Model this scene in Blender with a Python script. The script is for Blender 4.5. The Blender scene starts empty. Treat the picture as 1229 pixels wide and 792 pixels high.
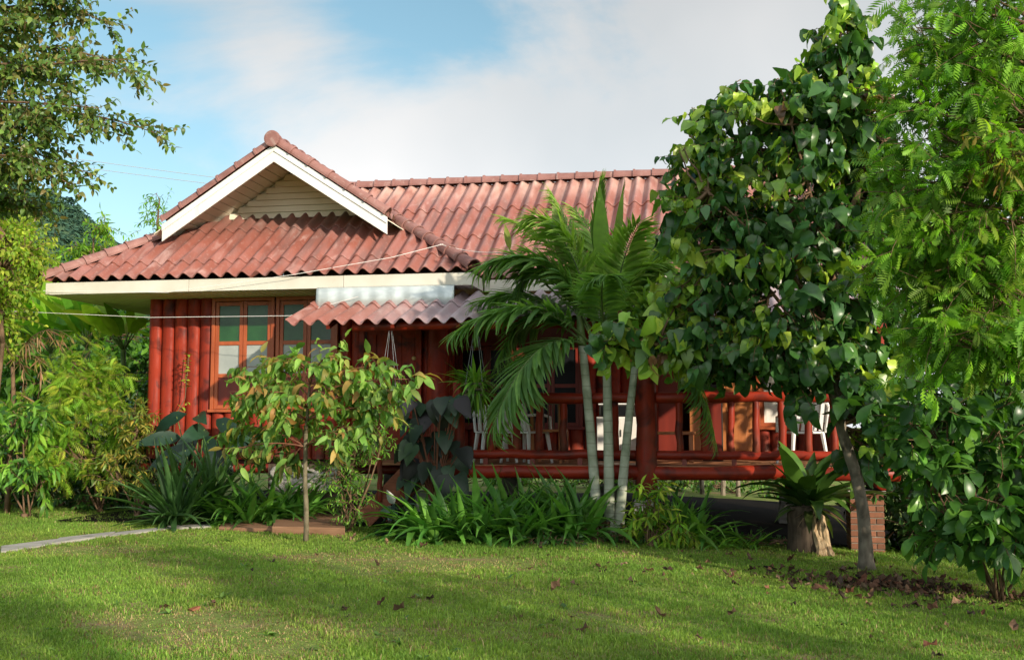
import bpy, bmesh, math, random
import numpy as np
from mathutils import Vector
R = math.radians
rng = np.random.default_rng(7)
random.seed(7)
sc = bpy.context.scene
COL = sc.collection

# ------------------------------------------------------------------ camera
YAW, PIT, FPX, CH = R(10.3), R(5.0), 1318.0, 1.35
cam_d = bpy.data.cameras.new('camera')
cam = bpy.data.objects.new('camera', cam_d)
COL.objects.link(cam)
cam.location = (0, 0, CH)
cam.rotation_euler = (R(90) + PIT, 0, YAW)
cam_d.sensor_width = 36.0
cam_d.lens = 36.0 * FPX / 1229.0
cam_d.clip_end = 3000
cam_d.clip_start = 0.05
sc.camera = cam

# ------------------------------------------------------------------ sky, sun, exposure
SUN_AZ, SUN_EL = R(48), R(18)          # azimuth measured from the house front towards the right
S_DIR = Vector((math.sin(SUN_AZ) * math.cos(SUN_EL), -math.cos(SUN_AZ) * math.cos(SUN_EL), math.sin(SUN_EL)))
w = bpy.data.worlds.new('World')
sc.world = w
w.use_nodes = True
nt = w.node_tree
nt.nodes.clear()
def wn(t, **k):
    n = nt.nodes.new(t)
    for a, b in k.items():
        setattr(n, a, b)
    return n
out = wn('ShaderNodeOutputWorld')
sky = wn('ShaderNodeTexSky', sky_type='NISHITA', sun_disc=False, sun_elevation=SUN_EL, sun_rotation=math.pi - SUN_AZ,
         air_density=1.0, dust_density=0.6, ozone_density=2.0)
bg = wn('ShaderNodeBackground'); bg.inputs['Strength'].default_value = 0.10
cl = wn('ShaderNodeBackground'); cl.inputs['Strength'].default_value = 0.66
tc = wn('ShaderNodeTexCoord')
mp = wn('ShaderNodeMapping'); mp.inputs['Scale'].default_value = (1.0, 1.0, 2.0)
mp.inputs['Location'].default_value = (0.35, 0.2, 0.1)
nz = wn('ShaderNodeTexNoise'); nz.inputs['Scale'].default_value = 2.4; nz.inputs['Detail'].default_value = 10
nz.inputs['Roughness'].default_value = 0.58; nz.inputs['Distortion'].default_value = 0.35
sep = wn('ShaderNodeSeparateXYZ')
m1 = wn('ShaderNodeMath', operation='MULTIPLY_ADD'); m1.inputs[1].default_value = 1.5; m1.inputs[2].default_value = 0.80
m2 = wn('ShaderNodeMath', operation='MULTIPLY_ADD'); m2.inputs[1].default_value = 2.8; m2.inputs[2].default_value = -1.4
m3 = wn('ShaderNodeMath', operation='ADD')
m4 = wn('ShaderNodeMath', operation='MULTIPLY_ADD'); m4.inputs[1].default_value = 1.0; m4.inputs[2].default_value = -0.2
mr = wn('ShaderNodeMapRange', interpolation_type='SMOOTHSTEP')
mr.inputs['From Min'].default_value = -0.35; mr.inputs['From Max'].default_value = 0.3
nz2 = wn('ShaderNodeTexNoise'); nz2.inputs['Scale'].default_value = 3.0; nz2.inputs['Detail'].default_value = 4
cr = wn('ShaderNodeValToRGB')
cr.color_ramp.elements[0].position = 0.3; cr.color_ramp.elements[0].color = (0.70, 0.76, 0.80, 1)
cr.color_ramp.elements[1].position = 0.72; cr.color_ramp.elements[1].color = (1.0, 1.0, 1.0, 1)
gr = wn('ShaderNodeMapRange'); gr.inputs['From Min'].default_value = 0.18; gr.inputs['From Max'].default_value = 0.42
gr.inputs['To Min'].default_value = 1.0; gr.inputs['To Max'].default_value = 0.64
cmul = wn('ShaderNodeMix', data_type='RGBA', blend_type='MULTIPLY'); cmul.inputs[0].default_value = 1.0
hue = wn('ShaderNodeHueSaturation'); hue.inputs['Hue'].default_value = 0.47; hue.inputs['Saturation'].default_value = 0.92; hue.inputs['Value'].default_value = 1.0
mx = wn('ShaderNodeMixShader')
L = nt.links.new
L(tc.outputs['Generated'], mp.inputs['Vector']); L(mp.outputs[0], nz.inputs['Vector'])
L(tc.outputs['Generated'], sep.inputs[0]); L(tc.outputs['Generated'], nz2.inputs['Vector'])
L(sep.outputs['X'], m1.inputs[0]); L(nz.outputs['Fac'], m2.inputs[0])
L(m1.outputs[0], m3.inputs[0]); L(m2.outputs[0], m3.inputs[1]); holes = m3.outputs[0]
for hx, hy, hz_, rad_, amt in ((-0.249, 0.896, 0.367, 0.16, 0.75), (-0.52, 0.83, 0.19, 0.22, 0.6), (-0.43, 0.87, 0.29, 0.10, 0.15)):      # breaks in the cloud
    vd = wn('ShaderNodeVectorMath', operation='DISTANCE'); vd.inputs[1].default_value = (hx, hy, hz_)
    L(tc.outputs['Generated'], vd.inputs[0])
    dn = wn('ShaderNodeMath', operation='MULTIPLY_ADD'); dn.inputs[1].default_value = 0.22; L(nz2.outputs['Fac'], dn.inputs[0]); L(vd.outputs['Value'], dn.inputs[2])
    hm_ = wn('ShaderNodeMapRange', interpolation_type='SMOOTHSTEP'); hm_.inputs['From Min'].default_value = rad_ + 0.11; hm_.inputs['From Max'].default_value = 0.11
    hm_.inputs['To Max'].default_value = -amt; L(dn.outputs[0], hm_.inputs['Value'])
    ha = wn('ShaderNodeMath', operation='ADD'); L(holes, ha.inputs[0]); L(hm_.outputs[0], ha.inputs[1]); holes = ha.outputs[0]
L(holes, m4.inputs[0])
L(m4.outputs[0], mr.inputs['Value']); L(mr.outputs[0], mx.inputs['Fac'])
L(nz2.outputs['Fac'], cr.inputs[0]); L(sep.outputs['Z'], gr.inputs['Value'])
fy = wn('ShaderNodeMapRange', interpolation_type='SMOOTHSTEP')      # cloud behind the camera, on the sun's side, brightened as added fill
fy.inputs['From Min'].default_value = 0.65; fy.inputs['From Max'].default_value = -0.35; fy.inputs['To Min'].default_value = 0.63; fy.inputs['To Max'].default_value = 1.5
L(sep.outputs['Y'], fy.inputs['Value']); L(fy.outputs[0], cl.inputs['Strength'])
L(cr.outputs[0], cmul.inputs[6]); L(gr.outputs[0], cmul.inputs[7]); L(cmul.outputs[2], cl.inputs['Color'])
L(sky.outputs[0], hue.inputs['Color']); L(hue.outputs[0], bg.inputs['Color'])
L(bg.outputs[0], mx.inputs[1]); L(cl.outputs[0], mx.inputs[2]); L(mx.outputs[0], out.inputs['Surface'])

sun_d = bpy.data.lights.new('sun', 'SUN')
sun_d.energy = 3.5
sun_d.angle = R(0.9)
sun_d.color = (1.0, 0.87, 0.70)
sun = bpy.data.objects.new('sun', sun_d)
COL.objects.link(sun)
sun.rotation_euler = (-S_DIR).to_track_quat('-Z', 'Y').to_euler()
vs = sc.view_settings
vs.view_transform = 'Standard'; vs.look = 'None'; vs.gamma = 1.0; vs.exposure = 0.78
vs.use_curve_mapping = False
sc.cycles.max_bounces = 8
sc.cycles.transparent_max_bounces = 8
sc.cycles.caustics_reflective = False
sc.cycles.caustics_refractive = False

# ------------------------------------------------------------------ surveying helpers (photograph pixel -> point in the place)
_f = np.array([-math.sin(YAW) * math.cos(PIT), math.cos(YAW) * math.cos(PIT), math.sin(PIT)])
_r = np.array([math.cos(YAW), math.sin(YAW), 0.0])
_u = np.cross(_r, _f)
_C = np.array([0, 0, CH])
def gz(x, y=0):
    return -np.clip(0.05 * np.maximum(0, np.asarray(x, float) + 1.5), 0, 0.3)
def _ray(x, y): return _f + _r * (x - 614.5) / FPX - _u * (y - 396) / FPX
def at(x, y, Y):
    d = _ray(x, y); return _C + d * (Y / d[1])
def atg(x, y):
    d = _ray(x, y); z = 0.0
    for _ in range(8):
        p = _C + d * ((z - CH) / d[2]); z = float(gz(p[0]))
    p[2] = z
    return p

# ------------------------------------------------------------------ mesh building
BASE = {}
class MB:
    def __init__(s): s.V = []; s.F = []; s.C = []; s.n = 0
    def add(s, V, F, col=None):
        V = np.asarray(V, float).reshape(-1, 3)
        if isinstance(F, np.ndarray): s.F.append(F + s.n)
        else:
            by = {}
            for f in F: by.setdefault(len(f), []).append(f)
            for k in by: s.F.append(np.asarray(by[k], int) + s.n)
        s.V.append(V)
        if col is None: c = np.ones((len(V), 4)) * 0.5
        else:
            c = np.ones((len(V), 4)); c[:, :3] = np.asarray(col)
        s.C.append(c)
        s.n += len(V)
    def build(s, name, mat, parent=None, smooth=False, bevel=0.0, base=None):
        me = bpy.data.meshes.new(name)
        o = bpy.data.objects.new(name, me)
        COL.objects.link(o)
        b = np.zeros(3)
        if parent is not None:
            o.parent = parent; b = BASE[parent.name]
        elif base is not None:
            b = np.asarray(base, float); o.location = b
        BASE[o.name] = b
        if s.n:
            V = np.concatenate(s.V) - b
            me.vertices.add(len(V)); me.vertices.foreach_set('co', V.ravel())
            li = np.concatenate([f.ravel() for f in s.F]).astype(np.int32)
            tot = np.concatenate([np.full(len(f), f.shape[1]) for f in s.F]).astype(np.int32)
            st = np.concatenate([[0], np.cumsum(tot)[:-1]]).astype(np.int32)
            me.loops.add(len(li)); me.loops.foreach_set('vertex_index', li)
            me.polygons.add(len(tot)); me.polygons.foreach_set('loop_start', st); me.polygons.foreach_set('loop_total', tot)
            me.polygons.foreach_set('use_smooth', np.full(len(tot), bool(smooth) or mat.name.startswith('leaf')))
            a = me.color_attributes.new('tint', 'FLOAT_COLOR', 'POINT')
            a.data.foreach_set('color', np.concatenate(s.C).astype(np.float32).ravel())
            me.update(calc_edges=True); me.validate()
        me.materials.append(mat)
        if bevel:
            m = o.modifiers.new('bevel', 'BEVEL'); m.width = bevel; m.segments = 2; m.limit_method = 'ANGLE'
        return o
def empty(name, loc):
    o = bpy.data.objects.new(name, None); COL.objects.link(o); o.location = loc; o.empty_display_size = 0.2
    BASE[o.name] = np.asarray(loc, float)
    return o
def tag(o, label, cat, group=None, kind=None):
    o['label'] = label; o['category'] = cat
    if group: o['group'] = group
    if kind: o['kind'] = kind
    return o
def thing(name, loc, label, cat, group=None): return tag(empty(name, loc), label, cat, group)

def nrm(v):
    v = np.asarray(v, float)
    return v / np.maximum(np.linalg.norm(v, axis=-1, keepdims=True), 1e-9)
BOXF = np.array([[0, 3, 2, 1], [4, 5, 6, 7], [0, 1, 5, 4], [1, 2, 6, 5], [2, 3, 7, 6], [3, 0, 4, 7]])
def box(mb, lo, hi, col=None):
    x0, y0, z0 = lo; x1, y1, z1 = hi
    mb.add([(x0, y0, z0), (x1, y0, z0), (x1, y1, z0), (x0, y1, z0), (x0, y0, z1), (x1, y0, z1), (x1, y1, z1), (x0, y1, z1)], BOXF, col)
def hexa(mb, P, col=None): mb.add(P, BOXF, col)
def bar(mb, a, b, w_, h, up=(0, 0, 1), col=None):
    a = np.array(a, float); b = np.array(b, float); d = nrm(b - a)
    s = nrm(np.cross(d, up)); t = np.cross(s, d)
    P = []
    for q in (-1, 1):
        for e, sg in ((a, -1), (b, -1), (b, 1), (a, 1)):
            P.append(e + s * w_ / 2 * sg + t * h / 2 * q)
    hexa(mb, P, col)
def tube(mb, pts, rad, sides=6, col=None, caps=True, jit=0.0):
    pts = np.asarray(pts, float); n = len(pts)
    rad = np.broadcast_to(np.asarray(rad, float), (n,))
    T = nrm(np.gradient(pts, axis=0))
    ref = np.array([0, 0, 1.0]) if abs(T[:, 2]).mean() < 0.8 else np.array([1.0, 0, 0])
    A = nrm(np.cross(T, ref)); B = np.cross(T, A)
    ang = np.linspace(0, 2 * np.pi, sides, endpoint=False)
    rr = rad[:, None] * (1 + (rng.normal(0, jit, (n, sides)) if jit else 0))
    V = pts[:, None, :] + rr[..., None] * (np.cos(ang)[None, :, None] * A[:, None] + np.sin(ang)[None, :, None] * B[:, None])
    V = V.reshape(-1, 3)
    i = np.arange(n - 1)[:, None] * sides; j = np.arange(sides)[None]
    F = np.stack([i + j, i + (j + 1) % sides, i + sides + (j + 1) % sides, i + sides + j], -1).reshape(-1, 4)
    Fs = [tuple(f) for f in F]
    if caps: Fs += [tuple(range(sides))[::-1], tuple(range((n - 1) * sides, n * sides))]
    mb.add(V, Fs, col)
def log(mb, a, b, r0, r1=None, sides=14, seg=8, wob=0.012):
    a = np.array(a, float); b = np.array(b, float); r1 = r0 if r1 is None else r1
    t = np.linspace(0, 1, seg + 1)
    pts = a + (b - a) * t[:, None] + rng.normal(0, wob * 0.5, (seg + 1, 3)) * (np.abs(np.sin(np.pi * t))[:, None])
    rad = (r0 + (r1 - r0) * t) * (1 + rng.normal(0, 0.035, seg + 1))
    e = nrm(b - a) * 0.012
    pts = np.vstack([pts[0] - e * 0, pts[0] + e, pts[1:-1], pts[-1] - e, pts[-1]])
    rad = np.concatenate([[rad[0] * 0.86], [rad[0]], rad[1:-1], [rad[-1]], [rad[-1] * 0.86]])
    tube(mb, pts, rad, sides, jit=0.012)
def bez(a, b, c, n=12):
    t = np.linspace(0, 1, n)[:, None]
    return (1 - t) ** 2 * np.asarray(a) + 2 * t * (1 - t) * np.asarray(b) + t * t * np.asarray(c)

# ------------------------------------------------------------------ materials
def mat(name, rough=0.6, spec=0.4):
    m = bpy.data.materials.new(name); m.use_nodes = True
    n = m.node_tree.nodes; b = n['Principled BSDF']
    b.inputs['Roughness'].default_value = rough
    b.inputs['Specular IOR Level'].default_value = spec
    return m, m.node_tree, b
def ramp(t, fac, stops):
    r = t.nodes.new('ShaderNodeValToRGB'); e = r.color_ramp.elements
    e[0].position, e[0].color = stops[0][0], (*stops[0][1], 1)
    e[1].position, e[1].color = stops[-1][0], (*stops[-1][1], 1)
    for p, c in stops[1:-1]:
        q = e.new(p); q.color = (*c, 1)
    t.links.new(fac, r.inputs[0]); return r.outputs[0]
def noise(t, scale, detail=5, vec=None, stretch=None, dist=0.0):
    n = t.nodes.new('ShaderNodeTexNoise'); n.inputs['Scale'].default_value = scale; n.inputs['Detail'].default_value = detail
    n.inputs['Distortion'].default_value = dist
    c = t.nodes.new('ShaderNodeTexCoord'); v = c.outputs['Object']
    if stretch:
        mpp = t.nodes.new('ShaderNodeMapping'); mpp.inputs['Scale'].default_value = stretch
        t.links.new(v, mpp.inputs[0]); v = mpp.outputs[0]
    t.links.new(v, n.inputs['Vector']); return n.outputs['Fac']
def mixc(t, fac, a, b, mode='MIX'):
    n = t.nodes.new('ShaderNodeMix'); n.data_type = 'RGBA'; n.blend_type = mode
    for i, v in ((0, fac), (6, a), (7, b)):
        if hasattr(v, 'links'): t.links.new(v, n.inputs[i])
        elif i == 0: n.inputs[0].default_value = v
        else: n.inputs[i].default_value = (*v, 1)
    return n.outputs[2]
def bump(t, b, h, strength=0.3, dist=0.01):
    n = t.nodes.new('ShaderNodeBump'); n.inputs['Strength'].default_value = strength; n.inputs['Distance'].default_value = dist
    t.links.new(h, n.inputs['Height']); t.links.new(n.outputs[0], b.inputs['Normal'])
def simple(name, c1, c2, scale=6, rough=0.6, spec=0.4, stretch=None, bmp=0.2, dirt=None):
    m, t, b = mat(name, rough, spec)
    f = noise(t, scale, 6, stretch=stretch)
    c = ramp(t, f, [(0.3, c1), (0.7, c2)])
    if dirt:
        g = noise(t, dirt[1], 8, dist=0.6)
        gg = ramp(t, g, [(dirt[2], (0, 0, 0)), (dirt[2] + 0.18, (1, 1, 1))])
        c = mixc(t, gg, c, dirt[0])
    t.links.new(c, b.inputs['Base Color'])
    if bmp: bump(t, b, noise(t, scale * 5, 6, stretch=stretch), bmp, 0.006)
    return m
M = {}
M['red_log'] = simple('red_log', (0.185, 0.0155, 0.006), (0.33, 0.032, 0.009), 2.2, 0.45, 0.28, (3, 3, 0.5), 0.45, ((0.06, 0.010, 0.008), 4, 0.52))
def weather(m, col, z0, z1):
    t = m.node_tree; b = t.nodes['Principled BSDF']; src = b.inputs['Base Color'].links[0].from_socket
    tc_ = t.nodes.new('ShaderNodeTexCoord'); sp_ = t.nodes.new('ShaderNodeSeparateXYZ'); t.links.new(tc_.outputs['Object'], sp_.inputs[0])
    mr_ = t.nodes.new('ShaderNodeMapRange'); mr_.inputs['From Min'].default_value = z1; mr_.inputs['From Max'].default_value = z0; t.links.new(sp_.outputs['Z'], mr_.inputs['Value'])
    mu = t.nodes.new('ShaderNodeMath'); mu.operation = 'MULTIPLY'; t.links.new(mr_.outputs[0], mu.inputs[0]); t.links.new(ramp(t, noise(t, 9, 8, stretch=(1, 1, 0.4)), [(0.35, (0, 0, 0)), (0.65, (0.9, 0.9, 0.9))]), mu.inputs[1])
    t.links.new(mixc(t, mu.outputs[0], src, col), b.inputs['Base Color'])
    sc_ = noise(t, 16, 8, stretch=(2.5, 2.5, 0.16))      # long cracks and worn varnish
    src = b.inputs['Base Color'].links[0].from_socket
    t.links.new(mixc(t, ramp(t, sc_, [(0.58, (0, 0, 0)), (0.70, (0.65, 0.65, 0.65))]), src, (0.09, 0.022, 0.014)), b.inputs['Base Color'])
    rr_ = ramp(t, noise(t, 6, 6), [(0.3, (0.42, 0.42, 0.42)), (0.7, (0.75, 0.75, 0.75))]); t.links.new(rr_, b.inputs['Roughness'])
weather(M['red_log'], (0.11, 0.055, 0.035), 0.75, 1.5)
M['red_beam'] = simple('red_beam', (0.185, 0.015, 0.007), (0.33, 0.031, 0.010), 2.2, 0.45, 0.28, (0.5, 3, 3), 0.45, ((0.08, 0.014, 0.010), 4, 0.53))
M['brown_red'] = simple('brown_red', (0.12, 0.014, 0.008), (0.2, 0.024, 0.012), 2.2, 0.45, 0.4, (3, 3, 0.5), 0.2)
M['frame_wood'] = simple('frame_wood', (0.28, 0.06, 0.02), (0.42, 0.10, 0.03), 3, 0.4, 0.4, (4, 4, 0.6), 0.15)
M['floor_wood'] = simple('floor_wood', (0.22, 0.09, 0.04), (0.34, 0.16, 0.08), 3, 0.5, 0.35, (0.6, 5, 5), 0.2)
M['door_wood'] = simple('door_wood', (0.38, 0.13, 0.04), (0.52, 0.20, 0.07), 3, 0.35, 0.4, (4, 4, 0.6), 0.15)
M['cream'] = simple('cream', (0.54, 0.51, 0.43), (0.63, 0.61, 0.54), 2.5, 0.55, 0.3, None, 0.05, ((0.40, 0.36, 0.26), 3.0, 0.60))
M['white_board'] = simple('white_board', (0.66, 0.65, 0.62), (0.76, 0.75, 0.72), 2.0, 0.5, 0.3, None, 0.04, ((0.46, 0.43, 0.36), 4.0, 0.60))
M['louver'] = simple('louver', (0.70, 0.65, 0.50), (0.78, 0.74, 0.60), 3.0, 0.6, 0.3, None, 0.05)
M['soffit'] = simple('soffit', (0.68, 0.66, 0.58), (0.78, 0.76, 0.68), 3.0, 0.6, 0.3, None, 0.05)
M['white_plastic'] = simple('white_plastic', (0.74, 0.74, 0.72), (0.80, 0.80, 0.78), 3.0, 0.35, 0.5, None, 0.0)
M['cabinet_white'] = simple('cabinet_white', (0.74, 0.72, 0.66), (0.80, 0.78, 0.73), 3.0, 0.35, 0.5, None, 0.0)
M['concrete'] = simple('concrete', (0.28, 0.26, 0.23), (0.42, 0.40, 0.36), 5, 0.85, 0.2, None, 0.5, ((0.13, 0.12, 0.09), 4, 0.55))
M['stone'] = simple('stone', (0.26, 0.24, 0.20), (0.42, 0.39, 0.34), 9, 0.8, 0.2, None, 0.4)
M['path'] = simple('path', (0.24, 0.23, 0.20), (0.38, 0.36, 0.32), 4, 0.9, 0.2, None, 0.5, ((0.08, 0.08, 0.06), 3, 0.55))
M['slab_wood'] = simple('slab_wood', (0.17, 0.09, 0.05), (0.30, 0.17, 0.10), 3, 0.7, 0.2, (0.7, 6, 6), 0.5)
M['dark'] = simple('dark', (0.012, 0.011, 0.010), (0.02, 0.018, 0.016), 5, 0.6, 0.3)
M['bark_dark'] = simple('bark_dark', (0.09, 0.075, 0.045), (0.20, 0.17, 0.11), 9, 0.9, 0.2, (2, 2, 0.8), 0.7, ((0.05, 0.045, 0.02), 6, 0.52))
M['bark_mid'] = simple('bark_mid', (0.10, 0.08, 0.06), (0.22, 0.185, 0.14), 9, 0.9, 0.2, (2, 2, 0.8), 0.7, ((0.05, 0.042, 0.03), 6, 0.52))
M['bark'] = simple('bark', (0.16, 0.13, 0.095), (0.34, 0.29, 0.22), 9, 0.9, 0.2, (2, 2, 0.8), 0.7, ((0.07, 0.06, 0.04), 6, 0.55))
M['twig'] = simple('twig', (0.10, 0.06, 0.035), (0.19, 0.12, 0.07), 12, 0.8, 0.2)
M['green_stem'] = simple('green_stem', (0.07, 0.12, 0.03), (0.13, 0.18, 0.06), 12, 0.5, 0.3)
M['red_stem'] = simple('red_stem', (0.13, 0.05, 0.03), (0.22, 0.09, 0.05), 12, 0.6, 0.3)
M['stump'] = simple('stump', (0.045, 0.034, 0.025), (0.11, 0.082, 0.058), 6, 0.95, 0.1, (5, 5, 0.7), 0.9, ((0.04, 0.03, 0.02), 5, 0.55))
M['dead_wood'] = simple('dead_wood', (0.30, 0.20, 0.11), (0.58, 0.44, 0.27), 7, 0.95, 0.1, (4, 4, 0.9), 0.9, ((0.10, 0.06, 0.035), 7, 0.52))
M['rope'] = simple('rope', (0.72, 0.70, 0.66), (0.8, 0.78, 0.74), 30, 0.7, 0.2)
M['steel_wire'] = simple('steel_wire', (0.32, 0.34, 0.36), (0.38, 0.40, 0.42), 30, 0.5, 0.4)
M['terracotta'] = simple('terracotta', (0.20, 0.075, 0.045), (0.32, 0.12, 0.07), 5, 0.75, 0.2, (1, 6, 6), 0.4)
M['basket'] = simple('basket', (0.45, 0.40, 0.33), (0.62, 0.58, 0.5), 20, 0.8, 0.2)
M['basket_dark'] = simple('basket_dark', (0.10, 0.085, 0.06), (0.18, 0.15, 0.11), 20, 0.8, 0.2)
M['brass'] = simple('brass', (0.45, 0.30, 0.10), (0.55, 0.38, 0.14), 20, 0.3, 0.5, None, 0)
M['flashing'] = (lambda: None)()
m, t, b = mat('flashing', 0.38, 0.5)
f = noise(t, 3.0, 6, stretch=(1, 1, 2.5), dist=1.2)
t.links.new(ramp(t, f, [(0.3, (0.42, 0.48, 0.48)), (0.55, (0.52, 0.58, 0.58)), (0.75, (0.60, 0.65, 0.64))]), b.inputs['Base Color'])
b.inputs['Metallic'].default_value = 0.35
bump(t, b, noise(t, 5, 4, stretch=(1, 1, 3)), 0.2, 0.01)
M['flashing'] = m
def glass(name, c1, c2, rough):
    m, t, b = mat(name, rough, 0.5)
    t.links.new(ramp(t, noise(t, 4, 3), [(0.3, c1), (0.7, c2)]), b.inputs['Base Color'])
    return m
M['green_glass'] = glass('green_glass', (0.008, 0.055, 0.012), (0.018, 0.09, 0.02), 0.25)
M['frosted'] = glass('frosted', (0.28, 0.31, 0.30), (0.37, 0.40, 0.38), 0.4)
M['dark_glass'] = glass('dark_glass', (0.006, 0.007, 0.008), (0.012, 0.013, 0.015), 0.3); M['dark_glass'].node_tree.nodes['Principled BSDF'].inputs['Specular IOR Level'].default_value = 0.08
M['curtain'] = simple('curtain', (0.70, 0.66, 0.58), (0.82, 0.79, 0.72), 4, 0.8, 0.1, (8, 8, 0.4), 0.4)

def roof_material(name, top_z, grime=True, bluish=0.25):
    m, t, b = mat(name, 0.42, 0.5)
    f = noise(t, 1.6, 8, dist=0.4)
    c = ramp(t, f, [(0.28, (0.195, 0.062, 0.043)), (0.5, (0.26, 0.09, 0.066)), (0.72, (0.31, 0.135, 0.115))])
    g = noise(t, 7, 8, stretch=(1.0, 0.35, 0.35))
    c = mixc(t, ramp(t, g, [(0.52, (0, 0, 0)), (0.72, (0.55, 0.55, 0.55))]), c, (0.27, 0.14, 0.125))
    g3 = noise(t, 2.6, 8, stretch=(3.2, 0.30, 0.30), dist=0.3)      # weather streaks running down the sheets
    c = mixc(t, ramp(t, g3, [(0.50, (0, 0, 0)), (0.68, (0.8, 0.8, 0.8))]), c, (0.16, 0.085, 0.075))
    g4 = noise(t, 3.1, 7, stretch=(2.4, 0.5, 0.5), dist=0.8)
    c = mixc(t, ramp(t, g4, [(0.56, (0, 0, 0)), (0.74, (0.6, 0.6, 0.6))]), c, (0.46, 0.30, 0.27))
    g2 = noise(t, 22, 5)
    c = mixc(t, ramp(t, g2, [(0.60, (0, 0, 0)), (0.75, (0.35, 0.35, 0.35))]), c, (0.55, 0.40, 0.36))
    if grime:      # soot and lichen collected on the top sheets
        tcn = t.nodes.new('ShaderNodeTexCoord'); sp = t.nodes.new('ShaderNodeSeparateXYZ')
        t.links.new(tcn.outputs['Object'], sp.inputs[0])
        mrn = t.nodes.new('ShaderNodeMapRange'); mrn.inputs['From Min'].default_value = top_z - 0.55; mrn.inputs['From Max'].default_value = top_z
        t.links.new(sp.outputs['Z'], mrn.inputs['Value'])
        ng = noise(t, 5, 8, stretch=(1.6, 0.3, 0.3))
        mm = t.nodes.new('ShaderNodeMath'); mm.operation = 'MULTIPLY'; t.links.new(mrn.outputs[0], mm.inputs[0])
        t.links.new(ramp(t, ng, [(0.32, (0.1, 0.1, 0.1)), (0.62, (1, 1, 1))]), mm.inputs[1])
        c = mixc(t, mm.outputs[0], c, (0.10, 0.065, 0.05) if grime == 'soot' else (0.56, 0.36, 0.30))
    if grime is False:      # canopy: shade and sky light on its right half put into the colour
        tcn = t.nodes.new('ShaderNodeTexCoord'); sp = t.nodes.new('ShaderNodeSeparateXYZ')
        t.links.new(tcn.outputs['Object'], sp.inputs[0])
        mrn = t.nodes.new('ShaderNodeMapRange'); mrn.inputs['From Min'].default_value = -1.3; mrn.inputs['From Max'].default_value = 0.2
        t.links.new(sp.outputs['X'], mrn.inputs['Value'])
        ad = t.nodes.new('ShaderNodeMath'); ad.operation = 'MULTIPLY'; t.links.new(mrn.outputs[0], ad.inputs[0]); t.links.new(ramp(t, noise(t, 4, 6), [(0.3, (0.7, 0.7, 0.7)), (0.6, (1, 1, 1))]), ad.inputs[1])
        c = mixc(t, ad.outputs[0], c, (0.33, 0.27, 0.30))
    t.links.new(c, b.inputs['Base Color'])
    bump(t, b, noise(t, 40, 6), 0.15, 0.004)
    return m
M['cap'] = simple('cap', (0.20, 0.09, 0.075), (0.30, 0.15, 0.13), 5, 0.6, 0.35, None, 0.2, ((0.36, 0.25, 0.22), 8, 0.58))

def leaf_mat(name, rough=0.42, spec=0.4, trans=0.32, tcol=(1.25, 1.35, 0.5)):
    m = bpy.data.materials.new(name); m.use_nodes = True; t = m.node_tree; n = t.nodes
    b = n['Principled BSDF']; b.inputs['Roughness'].default_value = rough; b.inputs['Specular IOR Level'].default_value = spec
    a = n.new('ShaderNodeAttribute'); a.attribute_name = 'tint'
    v = noise(t, 9, 4)
    c = mixc(t, 1.0, a.outputs['Color'], ramp(t, v, [(0.3, (0.8, 0.82, 0.8)), (0.7, (1.18, 1.15, 1.1))]), 'MULTIPLY')
    t.links.new(c, b.inputs['Base Color'])
    tr = n.new('ShaderNodeBsdfTranslucent')
    t.links.new(mixc(t, 1.0, c, tcol, 'MULTIPLY'), tr.inputs['Color'])
    mxs = n.new('ShaderNodeMixShader'); mxs.inputs[0].default_value = trans
    t.links.new(b.outputs[0], mxs.inputs[1]); t.links.new(tr.outputs[0], mxs.inputs[2])
    t.links.new(mxs.outputs[0], n['Material Output'].inputs['Surface'])
    return m
M['leaf'] = leaf_mat('leaf')
M['leaf_gloss'] = leaf_mat('leaf_gloss', 0.33, 0.45, 0.34)
M['leaf_thin'] = leaf_mat('leaf_thin', 0.5, 0.3, 0.5)
M['grass'] = leaf_mat('grass', 0.6, 0.2, 0.45)
M['litter'] = leaf_mat('litter', 0.8, 0.15, 0.08, (1, 1, 1))

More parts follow.
